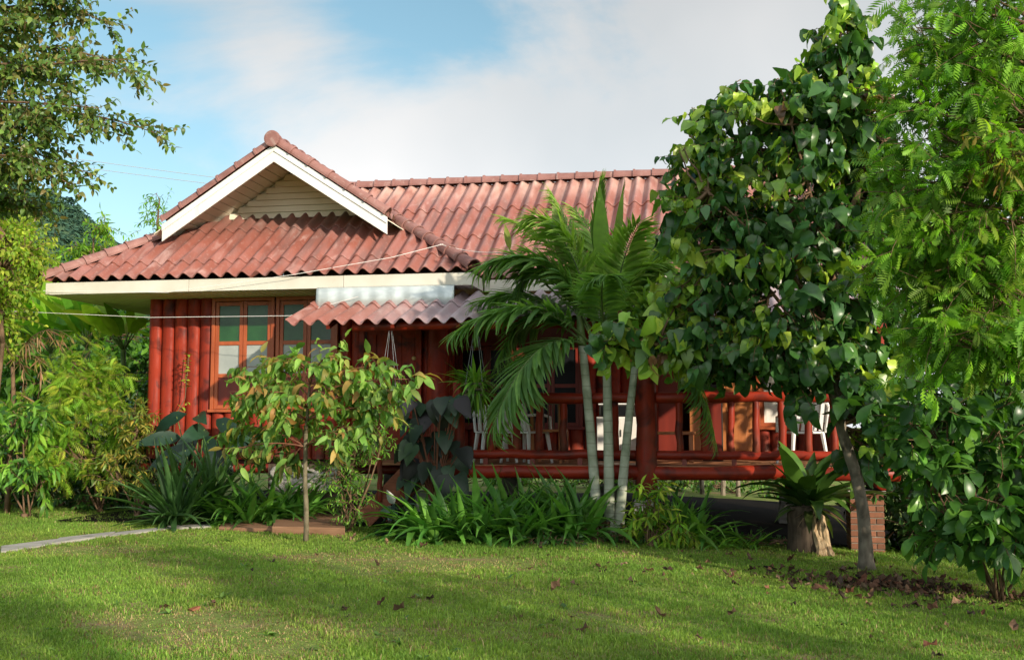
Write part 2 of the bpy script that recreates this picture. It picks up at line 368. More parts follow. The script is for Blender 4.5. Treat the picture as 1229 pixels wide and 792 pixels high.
# ------------------------------------------------------------------ leaves
def leaf_t(rows=4, width=0.4, shape='ovate', droop=0.6, fold=0.25, base_w=0.06, wav=0.0):
    """unit-length leaf along +Y, upper side +Z; quads only"""
    t = np.linspace(0, 1, rows + 1)
    if shape == 'ovate': wd = np.sin(np.pi * t ** 0.72) ** 0.9
    elif shape == 'heart': wd = np.where(t < 0.05, 0.55, np.sin(np.pi * (0.16 + 0.84 * t) ** 0.62) ** 0.85)
    elif shape == 'obovate': wd = np.sin(np.pi * t ** 1.35) ** 0.9
    elif shape == 'strap': wd = np.minimum(1, (1 - t) * 2.2) * (0.75 + 0.25 * np.sin(np.pi * t))
    elif shape == 'lance': wd = np.sin(np.pi * t ** 0.8)
    elif shape == 'paddle': wd = np.minimum(1, t * 5) * np.minimum(1, (1 - t) * 2.6 + 0.05)
    wd = np.maximum(wd, base_w) * width / 2
    ang = -droop * t
    ds = 1.0 / rows
    y = np.concatenate([[0], np.cumsum(np.cos((ang[1:] + ang[:-1]) / 2) * ds)])
    z = np.concatenate([[0], np.cumsum(np.sin((ang[1:] + ang[:-1]) / 2) * ds)])
    V = []
    for i in range(rows + 1):
        ny, nz_ = -math.sin(ang[i]), math.cos(ang[i])
        h = fold * wd[i]; wv = wav * math.sin(i * 2.4) * wd[i]
        V += [(-wd[i], y[i] + ny * (h + wv), z[i] + nz_ * (h + wv)), (0, y[i], z[i]), (wd[i], y[i] + ny * (h - wv), z[i] + nz_ * (h - wv))]
    F = []
    for i in range(rows):
        a = i * 3
        F += [(a, a + 1, a + 4, a + 3), (a + 1, a + 2, a + 5, a + 4)]
    return np.array(V), np.array(F)
def pinnate_t(pairs=7, ll=0.32, lw=0.085, droop=0.7, rows=1):
    V = []; F = []; n = 0
    lv, lf = leaf_t(2, lw / ll, 'lance', 0.4, 0.1, 0.15)
    for i in range(pairs * 2 + 1):
        k = i // 2; tt = 0.15 + 0.85 * (k + 0.5 * (i % 2) * 0.4) / pairs
        side = (1 if i % 2 else -1)
        a = -droop * tt
        p = np.array([0, tt * math.cos(a * 0.5), tt * math.sin(a * 0.5)])
        az = side * R(62) if i < pairs * 2 else 0.0
        sl = ll * (0.75 + 0.5 * math.sin(math.pi * min(1, tt))) 
        d = np.array([math.sin(az), math.cos(az) * math.cos(a), math.sin(a) * math.cos(az) - 0.25]); d /= np.linalg.norm(d)
        x = np.cross(d, [0, 0, 1]); x /= np.linalg.norm(x); zz = np.cross(x, d)
        V.append(p + sl * (lv[:, :1] * x + lv[:, 1:2] * d + lv[:, 2:] * zz)); F.append(lf + n); n += len(lv)
    return np.vstack(V), np.vstack(F)
def put(mb, tmpls, P, D, size, tint, up=None, roll=0.5, wscale=None):
    P = np.asarray(P, float).reshape(-1, 3); n = len(P)
    if n == 0: return
    D = nrm(np.broadcast_to(D, (n, 3))); size = np.broadcast_to(np.asarray(size, float), (n,))
    tint = np.broadcast_to(np.asarray(tint, float), (n, 3))
    U = np.array([0, 0, 1.0]) if up is None else np.asarray(up)
    U = np.broadcast_to(U, (n, 3)) + rng.normal(0, roll, (n, 3))
    X = nrm(np.cross(D, U)); Z = np.cross(X, D)
    which = rng.integers(0, len(tmpls), n)
    for k, (V, F) in enumerate(tmpls):
        s = np.where(which == k)[0]
        if not len(s): continue
        W = (P[s][:, None] + size[s][:, None, None] * (V[None, :, :1] * X[s][:, None] + V[None, :, 1:2] * D[s][:, None] + V[None, :, 2:] * Z[s][:, None]))
        FF = (F[None] + (np.arange(len(s)) * len(V))[:, None, None]).reshape(-1, 4)
        mb.add(W.reshape(-1, 3), FF, np.repeat(tint[s], len(V), 0))
def pal(cols, n, jit=0.18):
    cols = np.asarray(cols, float)
    w_ = rng.random((n, 1)); i = rng.integers(0, len(cols), n); j = rng.integers(0, len(cols), n)
    return np.clip((cols[i] * w_ + cols[j] * (1 - w_)) * rng.lognormal(0, jit, (n, 1)), 0.002, 0.9)
def sprig(Lm, Sm, p, d, length, n, tm, size, cols, hang=0.4, grav=0.5, spread=0.9, rt=0.006, roll=0.5, t0=0.2, jit=0.2):
    d = nrm(d); pts = [np.asarray(p, float)]
    st = length / 5
    for i in range(5):
        d = nrm(d + np.array([0, 0, -grav * 0.2]) + rng.normal(0, 0.10, 3))
        pts.append(pts[-1] + d * st)
    pts = np.array(pts)
    if Sm is not None: tube(Sm, pts, np.linspace(rt, rt * 0.35, 6), 4, caps=False)
    t = np.linspace(t0, 1, n); t = np.clip(t + rng.normal(0, 0.02, n), 0, 1)
    k = np.minimum((t * 5).astype(int), 4); fr = (t * 5 - k)[:, None]
    P = pts[k] * (1 - fr) + pts[k + 1] * fr
    ax = nrm(pts[k + 1] - pts[k])
    ph = np.arange(n) * 2.4 + rng.random() * 6
    a = nrm(np.cross(ax, [0.3, 0.2, 1.0])); b_ = np.cross(ax, a)
    rad = np.cos(ph)[:, None] * a + np.sin(ph)[:, None] * b_
    D = ax * (1 - spread * 0.5) + rad * spread + np.array([0, 0, -hang]) + rng.normal(0, 0.15, (n, 3))
    put(Lm, tm, P, D, size * rng.uniform(0.7, 1.15, n), pal(cols, n, jit), roll=roll)
    return pts[-1]
T_OV = [leaf_t(4, 0.5, 'ovate', dr, 0.2) for dr in (0.3, 0.8, 1.3)]
T_SAP = [leaf_t(7, 0.36, 'ovate', dr, 0.25, wav=0.14) for dr in (0.4, 1.1, 1.8)]
T_SM = [leaf_t(2, 0.48, 'ovate', dr, 0.2) for dr in (0.2, 0.7)]
T_HEART = [leaf_t(7, 0.64, 'heart', dr, fo, wav=0.11) for dr, fo in ((0.4, 0.10), (0.9, 0.22), (1.5, 0.05), (2.0, 0.3), (1.2, 0.35))]
T_OBO = [leaf_t(5, 0.42, 'obovate', dr, 0.25) for dr in (0.3, 0.8, 1.2)]
T_STRAP = [leaf_t(7, 0.07, 'strap', dr, 0.4) for dr in (0.5, 1.1, 1.7, 2.3)]
T_STRAPW = [leaf_t(7, 0.10, 'strap', dr, 0.4) for dr in (0.4, 1.0, 1.6, 2.1)]
T_SWORD = [leaf_t(6, 0.075, 'lance', dr, 0.5) for dr in (0.1, 0.35, 0.9)]
T_LANCE = [leaf_t(3, 0.24, 'lance', dr, 0.2) for dr in (0.3, 0.8, 1.4)]
T_PADDLE = [leaf_t(7, 0.27, 'paddle', dr, 0.25, wav=0.15) for dr in (0.4, 0.9, 1.5)]
T_NEST = [leaf_t(7, 0.23, 'lance', dr, 0.3, wav=0.12) for dr in (0.5, 0.9, 1.5)]
T_TARO = [leaf_t(6, 0.72, 'heart', dr, 0.25, wav=0.06) for dr in (0.3, 0.6)]
T_PIN = [pinnate_t(7, 0.30, 0.075, dr) for dr in (0.4, 0.9, 1.4)]
T_PINB = [pinnate_t(6, 0.36, 0.13, dr) for dr in (0.3, 0.8, 1.2)]

# ------------------------------------------------------------------ ground, lawn, path, hill
def vnoise(x, y, s, ph):
    return (np.sin(x * s + ph) * np.cos(y * s * 1.3 - ph * 2) + 0.6 * np.sin(x * s * 2.3 + y * s * 1.7 + ph * 3) + 0.4 * np.cos(y * s * 3.1 - x * s * 2.9 + ph)) / 2
def dryness(x, y):
    d = vnoise(x, y, 0.9, 1.3) * 0.5 + vnoise(x, y, 2.7, 0.4) * 0.4 + vnoise(x, y, 7, 2.2) * 0.3 + vnoise(x, y, 17, 1.2) * 0.25
    d = d + 1.3 * np.exp(-((x + 3.2) ** 2 / 1.6 + (y - 7.1) ** 2 / 0.5)) + 0.95 * np.exp(-((x + 3.0) ** 2 / 3.0 + (y - 10.8) ** 2 / 0.4))
    d = d + 0.9 * np.exp(-((x + 6.9) ** 2 / 1.2 + (y - 11.0) ** 2 / 0.4))
    return d
gs = np.concatenate([[-900, -300, -100, -40, -24], np.linspace(-16, 10, 105), [16, 30, 100, 300, 900]])
gy = np.concatenate([[-300, -60, -20, -8, 0], np.linspace(3, 24, 85), [30, 60, 150, 400, 1200]])
GX, GY = np.meshgrid(gs, gy, indexing='ij')
GZ = gz(GX) + 0.012 * vnoise(GX, GY, 1.1, 0.7) * ((np.abs(GX) < 20) & (GY < 24))
gm = MB()
ni, nj = GX.shape
ii, jj = np.meshgrid(np.arange(ni - 1), np.arange(nj - 1), indexing='ij')
q = ii * nj + jj
gm.add(np.stack([GX, GY, GZ], -1).reshape(-1, 3), np.stack([q, q + nj, q + nj + 1, q + 1], -1).reshape(-1, 4))
m, t, b = mat('ground', 0.95, 0.1)
c = ramp(t, noise(t, 1.6, 8, dist=0.5), [(0.35, (0.14, 0.21, 0.04)), (0.55, (0.18, 0.22, 0.06)), (0.66, (0.24, 0.165, 0.095))])
c = mixc(t, ramp(t, noise(t, 14, 6), [(0.45, (0, 0, 0)), (0.7, (0.6, 0.6, 0.6))]), c, (0.075, 0.10, 0.02))
t.links.new(c, b.inputs['Base Color']); bump(t, b, noise(t, 30, 6), 0.8, 0.03)
g_o = gm.build('ground', m, smooth=True); g_o['kind'] = 'structure'

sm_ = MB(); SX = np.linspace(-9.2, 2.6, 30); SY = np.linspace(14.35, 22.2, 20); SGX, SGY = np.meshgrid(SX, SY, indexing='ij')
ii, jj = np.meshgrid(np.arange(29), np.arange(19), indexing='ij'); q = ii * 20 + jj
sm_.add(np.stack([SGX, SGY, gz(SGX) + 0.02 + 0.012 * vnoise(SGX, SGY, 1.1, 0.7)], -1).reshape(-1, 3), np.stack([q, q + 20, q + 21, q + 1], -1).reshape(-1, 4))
so_ = sm_.build('soil_shade', simple('soil', (0.007, 0.0055, 0.004), (0.014, 0.011, 0.008), 4, 0.95, 0.05, None, 0.6), smooth=True); so_['kind'] = 'structure'  # bare soil under the house, its shade put into the near-black colour
# path of pale slabs at the left, with a timber edge running to the steps
pth = MB()
A = [atg(0, 664), atg(60, 655), atg(130, 645), atg(205, 636), atg(255, 634)]
Bk = [atg(0, 657), atg(70, 648), atg(140, 640), atg(200, 633.5), atg(250, 631)]
for i in range(4):
    a0, a1, b0, b1 = A[i], A[i + 1], Bk[i], Bk[i + 1]
    e = (a1 - a0) * 0.012
    P = [a0 + e, a1 - e, b1 - e, b0 + e]
    z0, z1 = -0.05, 0.022
    hexa(pth, [(*p[:2], p[2] + z0) for p in P] + [(*p[:2], p[2] + z1 + 0.01 * (i % 2)) for p in P])
po = pth.build('path', M['path'], bevel=0.01); po['kind'] = 'structure'

# grass blades
N = 820000
Yb = 4.6 + (18.5 - 4.6) * rng.random(N) ** 1.45
Xb = rng.uniform(-1, 1, N) * (Yb * 0.54 + 2.6) - 0.19 * Yb
dry = dryness(Xb, Yb)
px_ = (Xb, Yb)
keep = rng.random(N) > np.clip((dry - 0.35) * 0.9, 0, 0.62)
keep &= ~((Yb > 14.3) & (Xb > -8.2))
Xb, Yb, dry = Xb[keep], Yb[keep], dry[keep]
# no blades on the slabs
def inside(px, py, P):
    r = np.ones(len(px), bool)
    for i in range(4):
        a, b_ = P[i], P[(i + 1) % 4]
        r &= ((b_[0] - a[0]) * (py - a[1]) - (b_[1] - a[1]) * (px - a[0])) > 0
    return r
on = np.zeros(len(Xb), bool)
for i in range(4): on |= inside(Xb, Yb, [A[i], A[i + 1], Bk[i + 1], Bk[i]])
Xb, Yb, dry = Xb[~on], Yb[~on], dry[~on]
n = len(Xb)
H = rng.uniform(0.016, 0.042, n) * (1 + 0.35 * vnoise(Xb, Yb, 3.1, 0.3)) * np.where(rng.random(n) < 0.03, 1.9, 1.0)
H *= np.where(dry > 0.5, 0.6, 1.0) * (1 + 0.35 * np.clip(vnoise(Xb, Yb, 5.3, 1.9), -1, 1))
az = rng.random(n) * 2 * np.pi; lean = rng.uniform(0.1, 0.9, n)
Wd = rng.uniform(0.0016, 0.0036, n) * (0.8 + Yb / 12)
P = np.stack([Xb, Yb, gz(Xb) + 0.012 * vnoise(Xb, Yb, 1.1, 0.7) - 0.006], -1)
lx = np.stack([np.cos(az), np.sin(az), 0 * az], -1); sx = np.stack([-np.sin(az), np.cos(az), 0 * az], -1)
mid = P + lx * (lean * H * 0.35)[:, None] + np.array([0, 0, 1]) * (H * 0.62)[:, None]
tip = P + lx * (lean * H)[:, None] + np.array([0, 0, 1]) * (H * (1 - 0.25 * lean))[:, None]
W1 = sx * Wd[:, None]; W2 = W1 * 0.75; W3 = W1 * 0.15
V = np.stack([P - W1, P + W1, mid + W2, mid - W2, tip + W3, tip - W3], 1).reshape(-1, 3)
o6 = (np.arange(n) * 6)[:, None]
F = np.concatenate([o6 + np.array([[0, 1, 2, 3]]), o6 + np.array([[3, 2, 4, 5]])])
g1, g2, g3 = np.array([0.15, 0.28, 0.045]), np.array([0.29, 0.38, 0.075]), np.array([0.40, 0.31, 0.17])
tone = vnoise(Xb, Yb, 0.55, 2.9) * 0.5 + vnoise(Xb, Yb, 1.7, 4.1) * 0.35
a = np.clip(rng.random(n) * 0.7 + dry * 0.3 + tone * 0.7, 0, 1)[:, None]
d2 = (rng.random(n) < np.clip(0.06 + (dry - 0.15) * 0.8, 0.03, 0.75))[:, None]
tint = np.where(d2, np.where(rng.random((n, 1)) < 0.45, np.array([0.20, 0.125, 0.075]), g3), g1 * (1 - a) + g2 * a) * rng.lognormal(0, 0.17, (n, 1)) * (1 + 0.28 * np.clip(vnoise(Xb, Yb, 1.3, 5.5), -1, 1))[:, None]
gb = MB(); gb.add(V, F, np.repeat(tint, 6, 0))
tag(gb.build('lawn_grass', M['grass']), 'short green lawn with dry patches in front of the red house', 'grass', kind='stuff')

wd = MB()
for k in range(150):
    Y0 = 5.8 + 8.5 * rng.random() ** 1.3; X0 = rng.uniform(-1, 1) * (Y0 * 0.47) - 0.19 * Y0
    if Y0 > 13.4: continue
    nn_ = rng.integers(5, 12); a = rng.random(nn_) * 6.28; e = rng.uniform(0.1, 0.9, nn_)
    put(wd, [leaf_t(3, 0.42, 'ovate', 0.7, 0.2), leaf_t(3, 0.2, 'lance', 0.9, 0.2)], [[X0, Y0, float(gz(X0)) + 0.005]] * nn_, np.stack([np.cos(a) * np.cos(e), np.sin(a) * np.cos(e), np.sin(e)], -1), rng.uniform(0.03, 0.085) * rng.uniform(0.7, 1.2, nn_), pal([(0.10, 0.22, 0.03), (0.16, 0.27, 0.05), (0.07, 0.16, 0.03)], nn_), roll=0.2)
tag(wd.build('lawn_weeds', M['leaf']), 'low broad leaved weeds dotted through the lawn', 'weeds', kind='stuff')
# leaf litter round the big tree
lt = MB()
c0 = atg(1030, 700)
n = 620
ang = rng.random(n) * 6.28; rr = np.abs(rng.normal(0, 1, n))
X = c0[0] + 0.25 + np.cos(ang) * rr * 0.9; Y = c0[1] - 0.15 + np.sin(ang) * rr * 0.6
n2 = 90
X = np.concatenate([X, rng.uniform(-4.5, 2.4, n2)]); Y = np.concatenate([Y, rng.uniform(7.5, 12.8, n2)])
n = n + n2
P = np.stack([X, Y, gz(X) + rng.uniform(0.0, 0.03, n)], -1)
D = np.stack([np.cos(rng.random(n) * 6.28), np.sin(rng.random(n) * 6.28), rng.normal(0, 0.25, n)], -1)
cc = pal([(0.08, 0.045, 0.03), (0.15, 0.062, 0.04), (0.13, 0.085, 0.055), (0.05, 0.035, 0.028), (0.20, 0.12, 0.075)], n, 0.35)
put(lt, [leaf_t(4, 0.6, 'ovate', dr, 0.5, wav=0.5) for dr in (0.9, 1.6, -1.2)], P, D, rng.uniform(0.05, 0.15, n), cc, roll=0.3)
tag(lt.build('leaf_litter', M['litter']), 'brown dead leaves strewn on the lawn below the big leaved tree', 'dead leaves', kind='stuff')

# far hill
hm = MB()
hx = np.linspace(-560, 60, 63); hy = np.linspace(300, 620, 25)
HX, HY = np.meshgrid(hx, hy, indexing='ij')
def hillz(x, y):
    k = np.exp(-((x + 330) / 105) ** 2) * np.exp(-((y - 460) / 110) ** 2) * 118
    return k + 3.5 * vnoise(x, y, 0.06, 0.5) * (k > 4) + 2.0 * vnoise(x, y, 0.21, 0.9) * (k > 4) - 1
HZ = hillz(HX, HY)
ii, jj = np.meshgrid(np.arange(62), np.arange(24), indexing='ij'); q = ii * 25 + jj
hm.add(np.stack([HX, HY, HZ], -1).reshape(-1, 3), np.stack([q, q + 25, q + 26, q + 1], -1).reshape(-1, 4))
hill_m = simple('hill', (0.035, 0.07, 0.045), (0.07, 0.115, 0.06), 0.09, 0.95, 0.05, None, 0)
ho = hm.build('hill', hill_m, smooth=True); ho['kind'] = 'structure'
hw = MB()
n = 90000
X = rng.uniform(-520, -120, n); Y = rng.uniform(310, 470, n); Z = hillz(X, Y)
k = Z > 6; X, Y, Z = X[k], Y[k], Z[k]
n = len(X)
put(hw, [leaf_t(2, 0.8, 'ovate', 1.6, -0.5), leaf_t(2, 0.9, 'ovate', 1.2, -0.5)], np.stack([X, Y, Z + 1.5], -1), rng.normal(0, 1, (n, 3)) * [1, 1, 0.5], rng.uniform(1.0, 2.4, n), pal([(0.03, 0.075, 0.055), (0.05, 0.11, 0.065), (0.04, 0.09, 0.06)], n, 0.10), roll=0.3)
tag(hw.build('hill_forest', M['litter']), 'dark green forest covering the distant hill left of the house', 'forest', kind='stuff')

# ------------------------------------------------------------------ HOUSE
XL, XR, XC = -9.96, -3.29, -6.625
YE, ZE, SL = 15.0, 3.55, 0.652
YV, YGW = 15.85, 16.9               # verge plane, gable wall
HALF = (XR - XL) / 2
ZR = ZE + SL * HALF
YWE = 15.87; YR = YWE + HALF         # wing eave and ridge
YB = YR + HALF
XW = 2.7                              # right end of the wing
FL = 0.85                             # floor level
house = thing('house', (-3.5, 16.0, 0.0), 'red timber house on short stilts with pink corrugated tile roof and log porch', 'house')

PITCH, AMP = 0.23, 0.042
def slope_mesh(origin, along, upd, length, run, cuts=(), laps=(), nu=10):
    """corrugated sheet: origin at the eave, along = eave direction, upd = horizontal up-slope direction"""
    bm = bmesh.new()
    along = np.array(along, float); upd = np.array(upd, float)
    nn = int(round(length / PITCH * nu)); us = np.linspace(0, length, nn + 1)
    nv = nrm(np.array([-upd[0] * SL, -upd[1] * SL, 1.0]))
    edges = [0.0] + sorted(l for l in laps if 0 < l < run) + [run]
    for k in range(len(edges) - 1):
        v0, v1 = edges[k] - (0.06 if k else 0.0), edges[k + 1]
        rows = []
        for vv, lift in ((v0, 0.030), (v0 + 0.005, 0.032), (v0 + (v1 - v0) * 0.33, 0.022), (v0 + (v1 - v0) * 0.66, 0.014), (v1, 0.006)):
            hh = AMP * np.cos(2 * np.pi * us / PITCH) + lift
            Pp = np.array(origin) + us[:, None] * along + vv * upd + np.array([0, 0, SL * vv]) + hh[:, None] * nv
            rows.append([bm.verts.new(p) for p in Pp])
        under = [bm.verts.new(np.array(v.co) - nv * 0.014) for v in rows[0]]
        rows.insert(0, under)
        for a_, b_ in zip(rows[:-1], rows[1:]):
            for i in range(nn): bm.faces.new((a_[i], a_[i + 1], b_[i + 1], b_[i]))
    for co, no in cuts:   # keep the side the normal points AWAY from
        bmesh.ops.bisect_plane(bm, geom=bm.verts[:] + bm.edges[:] + bm.faces[:], plane_co=co, plane_no=no, clear_outer=True)
    return bm
def bm_obj(bms, name, m, parent, smooth=True):
    me = bpy.data.meshes.new(name)
    base = BASE[parent.name]
    big = bmesh.new()
    for b_ in bms:
        tmp = bpy.data.meshes.new('x'); b_.to_mesh(tmp); big.from_mesh(tmp); b_.free(); bpy.data.meshes.remove(tmp)
    bmesh.ops.recalc_face_normals(big, faces=big.faces[:])
    for v in big.verts: v.co -= Vector(base)
    for f in big.faces: f.smooth = smooth
    big.to_mesh(me); big.free()
    o = bpy.data.objects.new(name, me); COL.objects.link(o); o.parent = parent; BASE[o.name] = base
    me.materials.append(m)
    return o
s2 = 0.70710678
M['tile_front'] = roof_material('tile_front', ZE + SL * 1.9, 'soot')
M['tile_wing'] = roof_material('tile_wing', ZR, 'pale')
front = slope_mesh((XL, YE, ZE), (1, 0, 0), (0, 1, 0), XR - XL, 1.97,
                   [((XL, YE, 0), (-s2, s2, 0)), ((XR, YE, 0), (s2, s2, 0))], (0.46, 1.46))
# note: hip planes: keep X-XL > Y-YE and XR-X > Y-YE
roof_f = bm_obj([front], 'front_roof', M['tile_front'], house)
left = slope_mesh((XL, YB, ZE), (0, -1, 0), (1, 0, 0), YB - YE, HALF, [((XL, YE, 0), (s2, -s2, 0)), ((XL, YB, 0), (s2, s2, 0))], (1.33, 2.33))
leftv = slope_mesh((XL, YGW + 0.6, ZE), (0, -1, 0), (1, 0, 0), YGW + 0.6 - YV, HALF,
                   [((XL + 1.55, 0, 0), (-1, 0, 0)), ((XL, YE, 0.0), (-s2, s2, 0))], (1.33, 2.33))
right = slope_mesh((XR, YE, ZE), (0, 1, 0), (-1, 0, 0), YB - YE, HALF, [((XR, YE, 0), (-s2, -s2, 0)), ((XR, YWE, 0), (s2, s2, 0))], (1.33, 2.33))
rightv = slope_mesh((XR, YV, ZE), (0, 1, 0), (-1, 0, 0), YGW + 0.6 - YV, HALF, [((XR - 1.55, 0, 0), (1, 0, 0)), ((XR, YE, 0), (s2, s2, 0))], (1.33, 2.33))
bm_obj([left, right, leftv, rightv], 'gable_roof', M['tile_wing'], house)
wing = slope_mesh((XL, YWE, ZE), (1, 0, 0), (0, 1, 0), XW - XL, HALF, [((XR, YWE, 0), (-s2, -s2, 0))], (0.33, 1.33, 2.33))
back = slope_mesh((XW, YB, ZE), (-1, 0, 0), (0, -1, 0), XW - XL, HALF, [((XL, YB, 0), (-s2, -s2, 0))], (1.33, 2.33))
bm_obj([wing, back], 'wing_roof', M['tile_wing'], house)

def caps(name, a, b, r=0.105, seg=0.34, disc=False, parent=house):
    mb = MB(); a = np.array(a, float); b = np.array(b, float); Ln = np.linalg.norm(b - a); n = max(2, int(round(Ln / seg)))
    d = (b - a) / Ln; s = nrm(np.cross(d, [0, 0, 1])); up = np.cross(s, d)
    ang = np.linspace(-0.25, np.pi + 0.25, 13)
    for i in range(n):
        p0 = a + d * Ln * i / n; p1 = a + d * (Ln * (i + 1) / n + 0.03)
        rows = []
        for p, rr in ((p0, r * 1.2), (p0 + d * 0.035, r * 1.2), (p0 + d * 0.04, r * 1.06), (p1, r * 0.96)):
            rows.append(p + rr * (np.cos(ang)[:, None] * s + np.sin(ang)[:, None] * up) - up * 0.02)
        ri = [p + (q_ - p) * 0.86 for q_, p in ((rows[0], p0),)]
        V = np.vstack([ri[0]] + rows); m_ = len(ang); F = []
        for k in range(4):
            for j in range(m_ - 1):
                F.append((k * m_ + j, k * m_ + j + 1, (k + 1) * m_ + j + 1, (k + 1) * m_ + j))
        mb.add(V, F)
    return mb.build(name, M['cap'], parent, smooth=False)
hz = lambda tt: ZE + SL * tt + 0.045
caps('ridge_cap', (XC - 0.1, YR, ZR + 0.05), (XW + 0.05, YR, ZR + 0.05))
caps('ridge_cap', (XC, YV - 0.05, ZR + 0.05), (XC, YR, ZR + 0.05))
caps('hip_cap', (XL - 0.03, YE - 0.03, hz(0)), (XL + 1.75, YE + 1.75, hz(1.75)), 0.10)
caps('hip_cap', (XR + 0.03, YE - 0.03, hz(0)), (XR - 1.75, YE + 1.75, hz(1.75)), 0.10)
caps('verge_cap', (XL + 1.5, YV, hz(1.5)), (XC, YV, hz(HALF)), 0.10)
caps('verge_cap', (XR - 1.5, YV, hz(1.5)), (XC, YV, hz(HALF)), 0.10)
mb = MB()
tube(mb, [(XC, YV - 0.16, ZR + 0.05), (XC, YV - 0.155, ZR + 0.05), (XC, YV - 0.10, ZR + 0.05)], [0.10, 0.125, 0.125], 20)
mb.build('ridge_end_cap', M['cap'], house)

# verge fascia boards, gable soffit, gable louvers
mb = MB()
for sgn, x0 in ((1, XL), (-1, XR)):
    xa, xb = x0 + sgn * 1.5, XC
    za, zb = ZE + SL * 1.5, ZE + SL * HALF
    for hh, dy, tk in ((0.05, 0.0, 0.265), (0.05, -0.018, 0.10)):
        P = []
        for z_off in (-tk - (0.0 if dy == 0 else 0.0), 0.0):
            y0, y1 = YV - 0.055 + dy, YV - 0.03 + dy
            P += [(xa, y0, za + z_off - 0.03), (xb, y0, zb + z_off - 0.03), (xb, y1, zb + z_off - 0.03), (xa, y1, za + z_off - 0.03)]
        hexa(mb, P if sgn > 0 else [P[1], P[0], P[3], P[2], P[5], P[4], P[7], P[6]])
mb.build('verge_board', M['white_board'], house, bevel=0.004)
mb = MB()
for sgn, x0 in ((1, XL), (-1, XR)):
    k = 0; tt = 1.35
    while tt < HALF - 0.02:
        t1 = min(tt + 0.115, HALF - 0.01)
        P = []
        for dz in (-0.075, -0.06):
            P += [(x0 + sgn * tt, YV - 0.028, ZE + SL * tt + dz), (x0 + sgn * t1, YV - 0.028, ZE + SL * t1 + dz),
                  (x0 + sgn * t1, YGW + 0.05, ZE + SL * t1 + dz), (x0 + sgn * tt, YGW + 0.05, ZE + SL * tt + dz)]
        hexa(mb, P); tt += 0.128; k += 1
mb.build('gable_soffit', M['louver'], house)
mb = MB()
z = ZE + SL * 1.85
while z < ZR - 0.12:
    z1 = z + 0.10; ww = (ZR - z1) / SL - 0.12
    if ww > 0.03:
        P = [(XC - ww, YGW - 0.045, z), (XC + ww, YGW - 0.045, z), (XC + ww, YGW, z), (XC - ww, YGW, z),
             (XC - ww, YGW - 0.012, z1), (XC + ww, YGW - 0.012, z1), (XC + ww, YGW, z1), (XC - ww, YGW, z1)]
        hexa(mb, P)
    z = z1 + 0.004
mb.build('gable_louver', M['louver'], house)
mb = MB()
mb.add([(XL + 1.7, YGW + 0.06, ZE + SL * 1.6), (XR - 1.7, YGW + 0.06, ZE + SL * 1.6), (XC, YGW + 0.06, ZR - 0.08)], [(0, 1, 2)])
mb.build('gable_wall', M['louver'], house); mb = MB()
mb.add([(XW - 0.02, YWE + 0.1, ZE), (XW - 0.02, YB - 0.1, ZE), (XW - 0.02, YR, ZR - 0.07)], [(0, 1, 2)])
mb.build('gable_wall', M['louver'], house)

# eave fascia and soffits
mb = MB()
zf0, zf1 = 3.335, 3.515
for q0, q1 in ((0.02, 2.35), (2.356, 4.75), (4.756, XR - XL - 0.02)): box(mb, (XL + q0, YE + 0.04 + 0.003 * (q0 > 2 and q0 < 3), zf0), (XL + q1, YE + 0.07, zf1))
box(mb, (XL + 0.02, YE + 0.073, zf0), (XL + 0.05, YB - 0.05, zf1))
box(mb, (XR - 0.05, YE + 0.073, zf0), (XR - 0.02, YWE - 0.05, zf1))
box(mb, (XR - 0.015, YWE + 0.02, zf0), (XW, YWE + 0.05, zf1))
mb.build('eave_board', M['cream'], house, bevel=0.004)
mb = MB()
x = XL + 0.055
while x < XR - 0.17:
    box(mb, (x, YE + 0.075, zf0 + 0.006), (x + 0.095, (YB - 0.1 if x < -8.85 else 16.2), zf0 + 0.02)); x += 0.117
mb.build('eave_soffit', M['soffit'], house); mb = MB()
box(mb, (XL + 0.06, YE + 0.08, zf0 + 0.032), (XR - 0.06, 16.2, zf0 + 0.04))
box(mb, (XL + 0.06, 16.202, zf0 + 0.032), (-8.7, YB - 0.1, zf0 + 0.04))
mb.build('soffit_backing', M['stump'], house)
mb = MB(); box(mb, (XR, YWE + 0.055, zf0 + 0.01), (XW, 17.6, zf0 + 0.03)); mb.build('eave_soffit', M['soffit'], house)

# walls of half logs
YF = 16.0; WXL, WXR = -8.73, -4.15
WT = zf0 + 0.01
def half_logs(mb, x0, x1, y, z0, z1, wd=0.205, axis='x'):
    n = max(1, int(round((x1 - x0) / wd))); wd = (x1 - x0) / n
    for i in range(n):
        a = np.linspace(0, np.pi, 9)
        r = wd / 2 * rng.uniform(0.93, 1.0); cx = x0 + (i + 0.5) * wd
        dep = rng.uniform(0.62, 0.80)
        zs = np.linspace(z0, z1, 5)
        V = []
        for z_ in zs:
            k = rng.uniform(0.97, 1.03)
            for aa in a:
                u_, v_ = cx - r * np.cos(aa), -r * k * dep * np.sin(aa)
                V.append((u_, y + v_, z_) if axis == 'x' else (y - v_, u_, z_))
        F = [(r_ * 9 + j, r_ * 9 + j + 1, r_ * 9 + 10 + j, r_ * 9 + 9 + j) for r_ in range(4) for j in range(8)]
        mb.add(V, F)
WIN = [(-7.98, -7.02), (-6.98, -6.02)]     # placeholders overwritten below
wx = [at(px_x, 430, YF)[0] for px_x in (256, 331, 333, 407)]
WIN = [(wx[0], wx[1]), (wx[2], wx[3])]
wz0, wz1 = at(330, 491, YF)[2], at(330, 357, YF)[2]
DX0, DX1 = at(437, 450, YF)[0], at(506, 450, YF)[0]
mb = MB()
half_logs(mb, WXL, WIN[0][0] - 0.01, YF, FL, WT)
half_logs(mb, WIN[0][0], WIN[1][1], YF, FL, wz0 - 0.01)
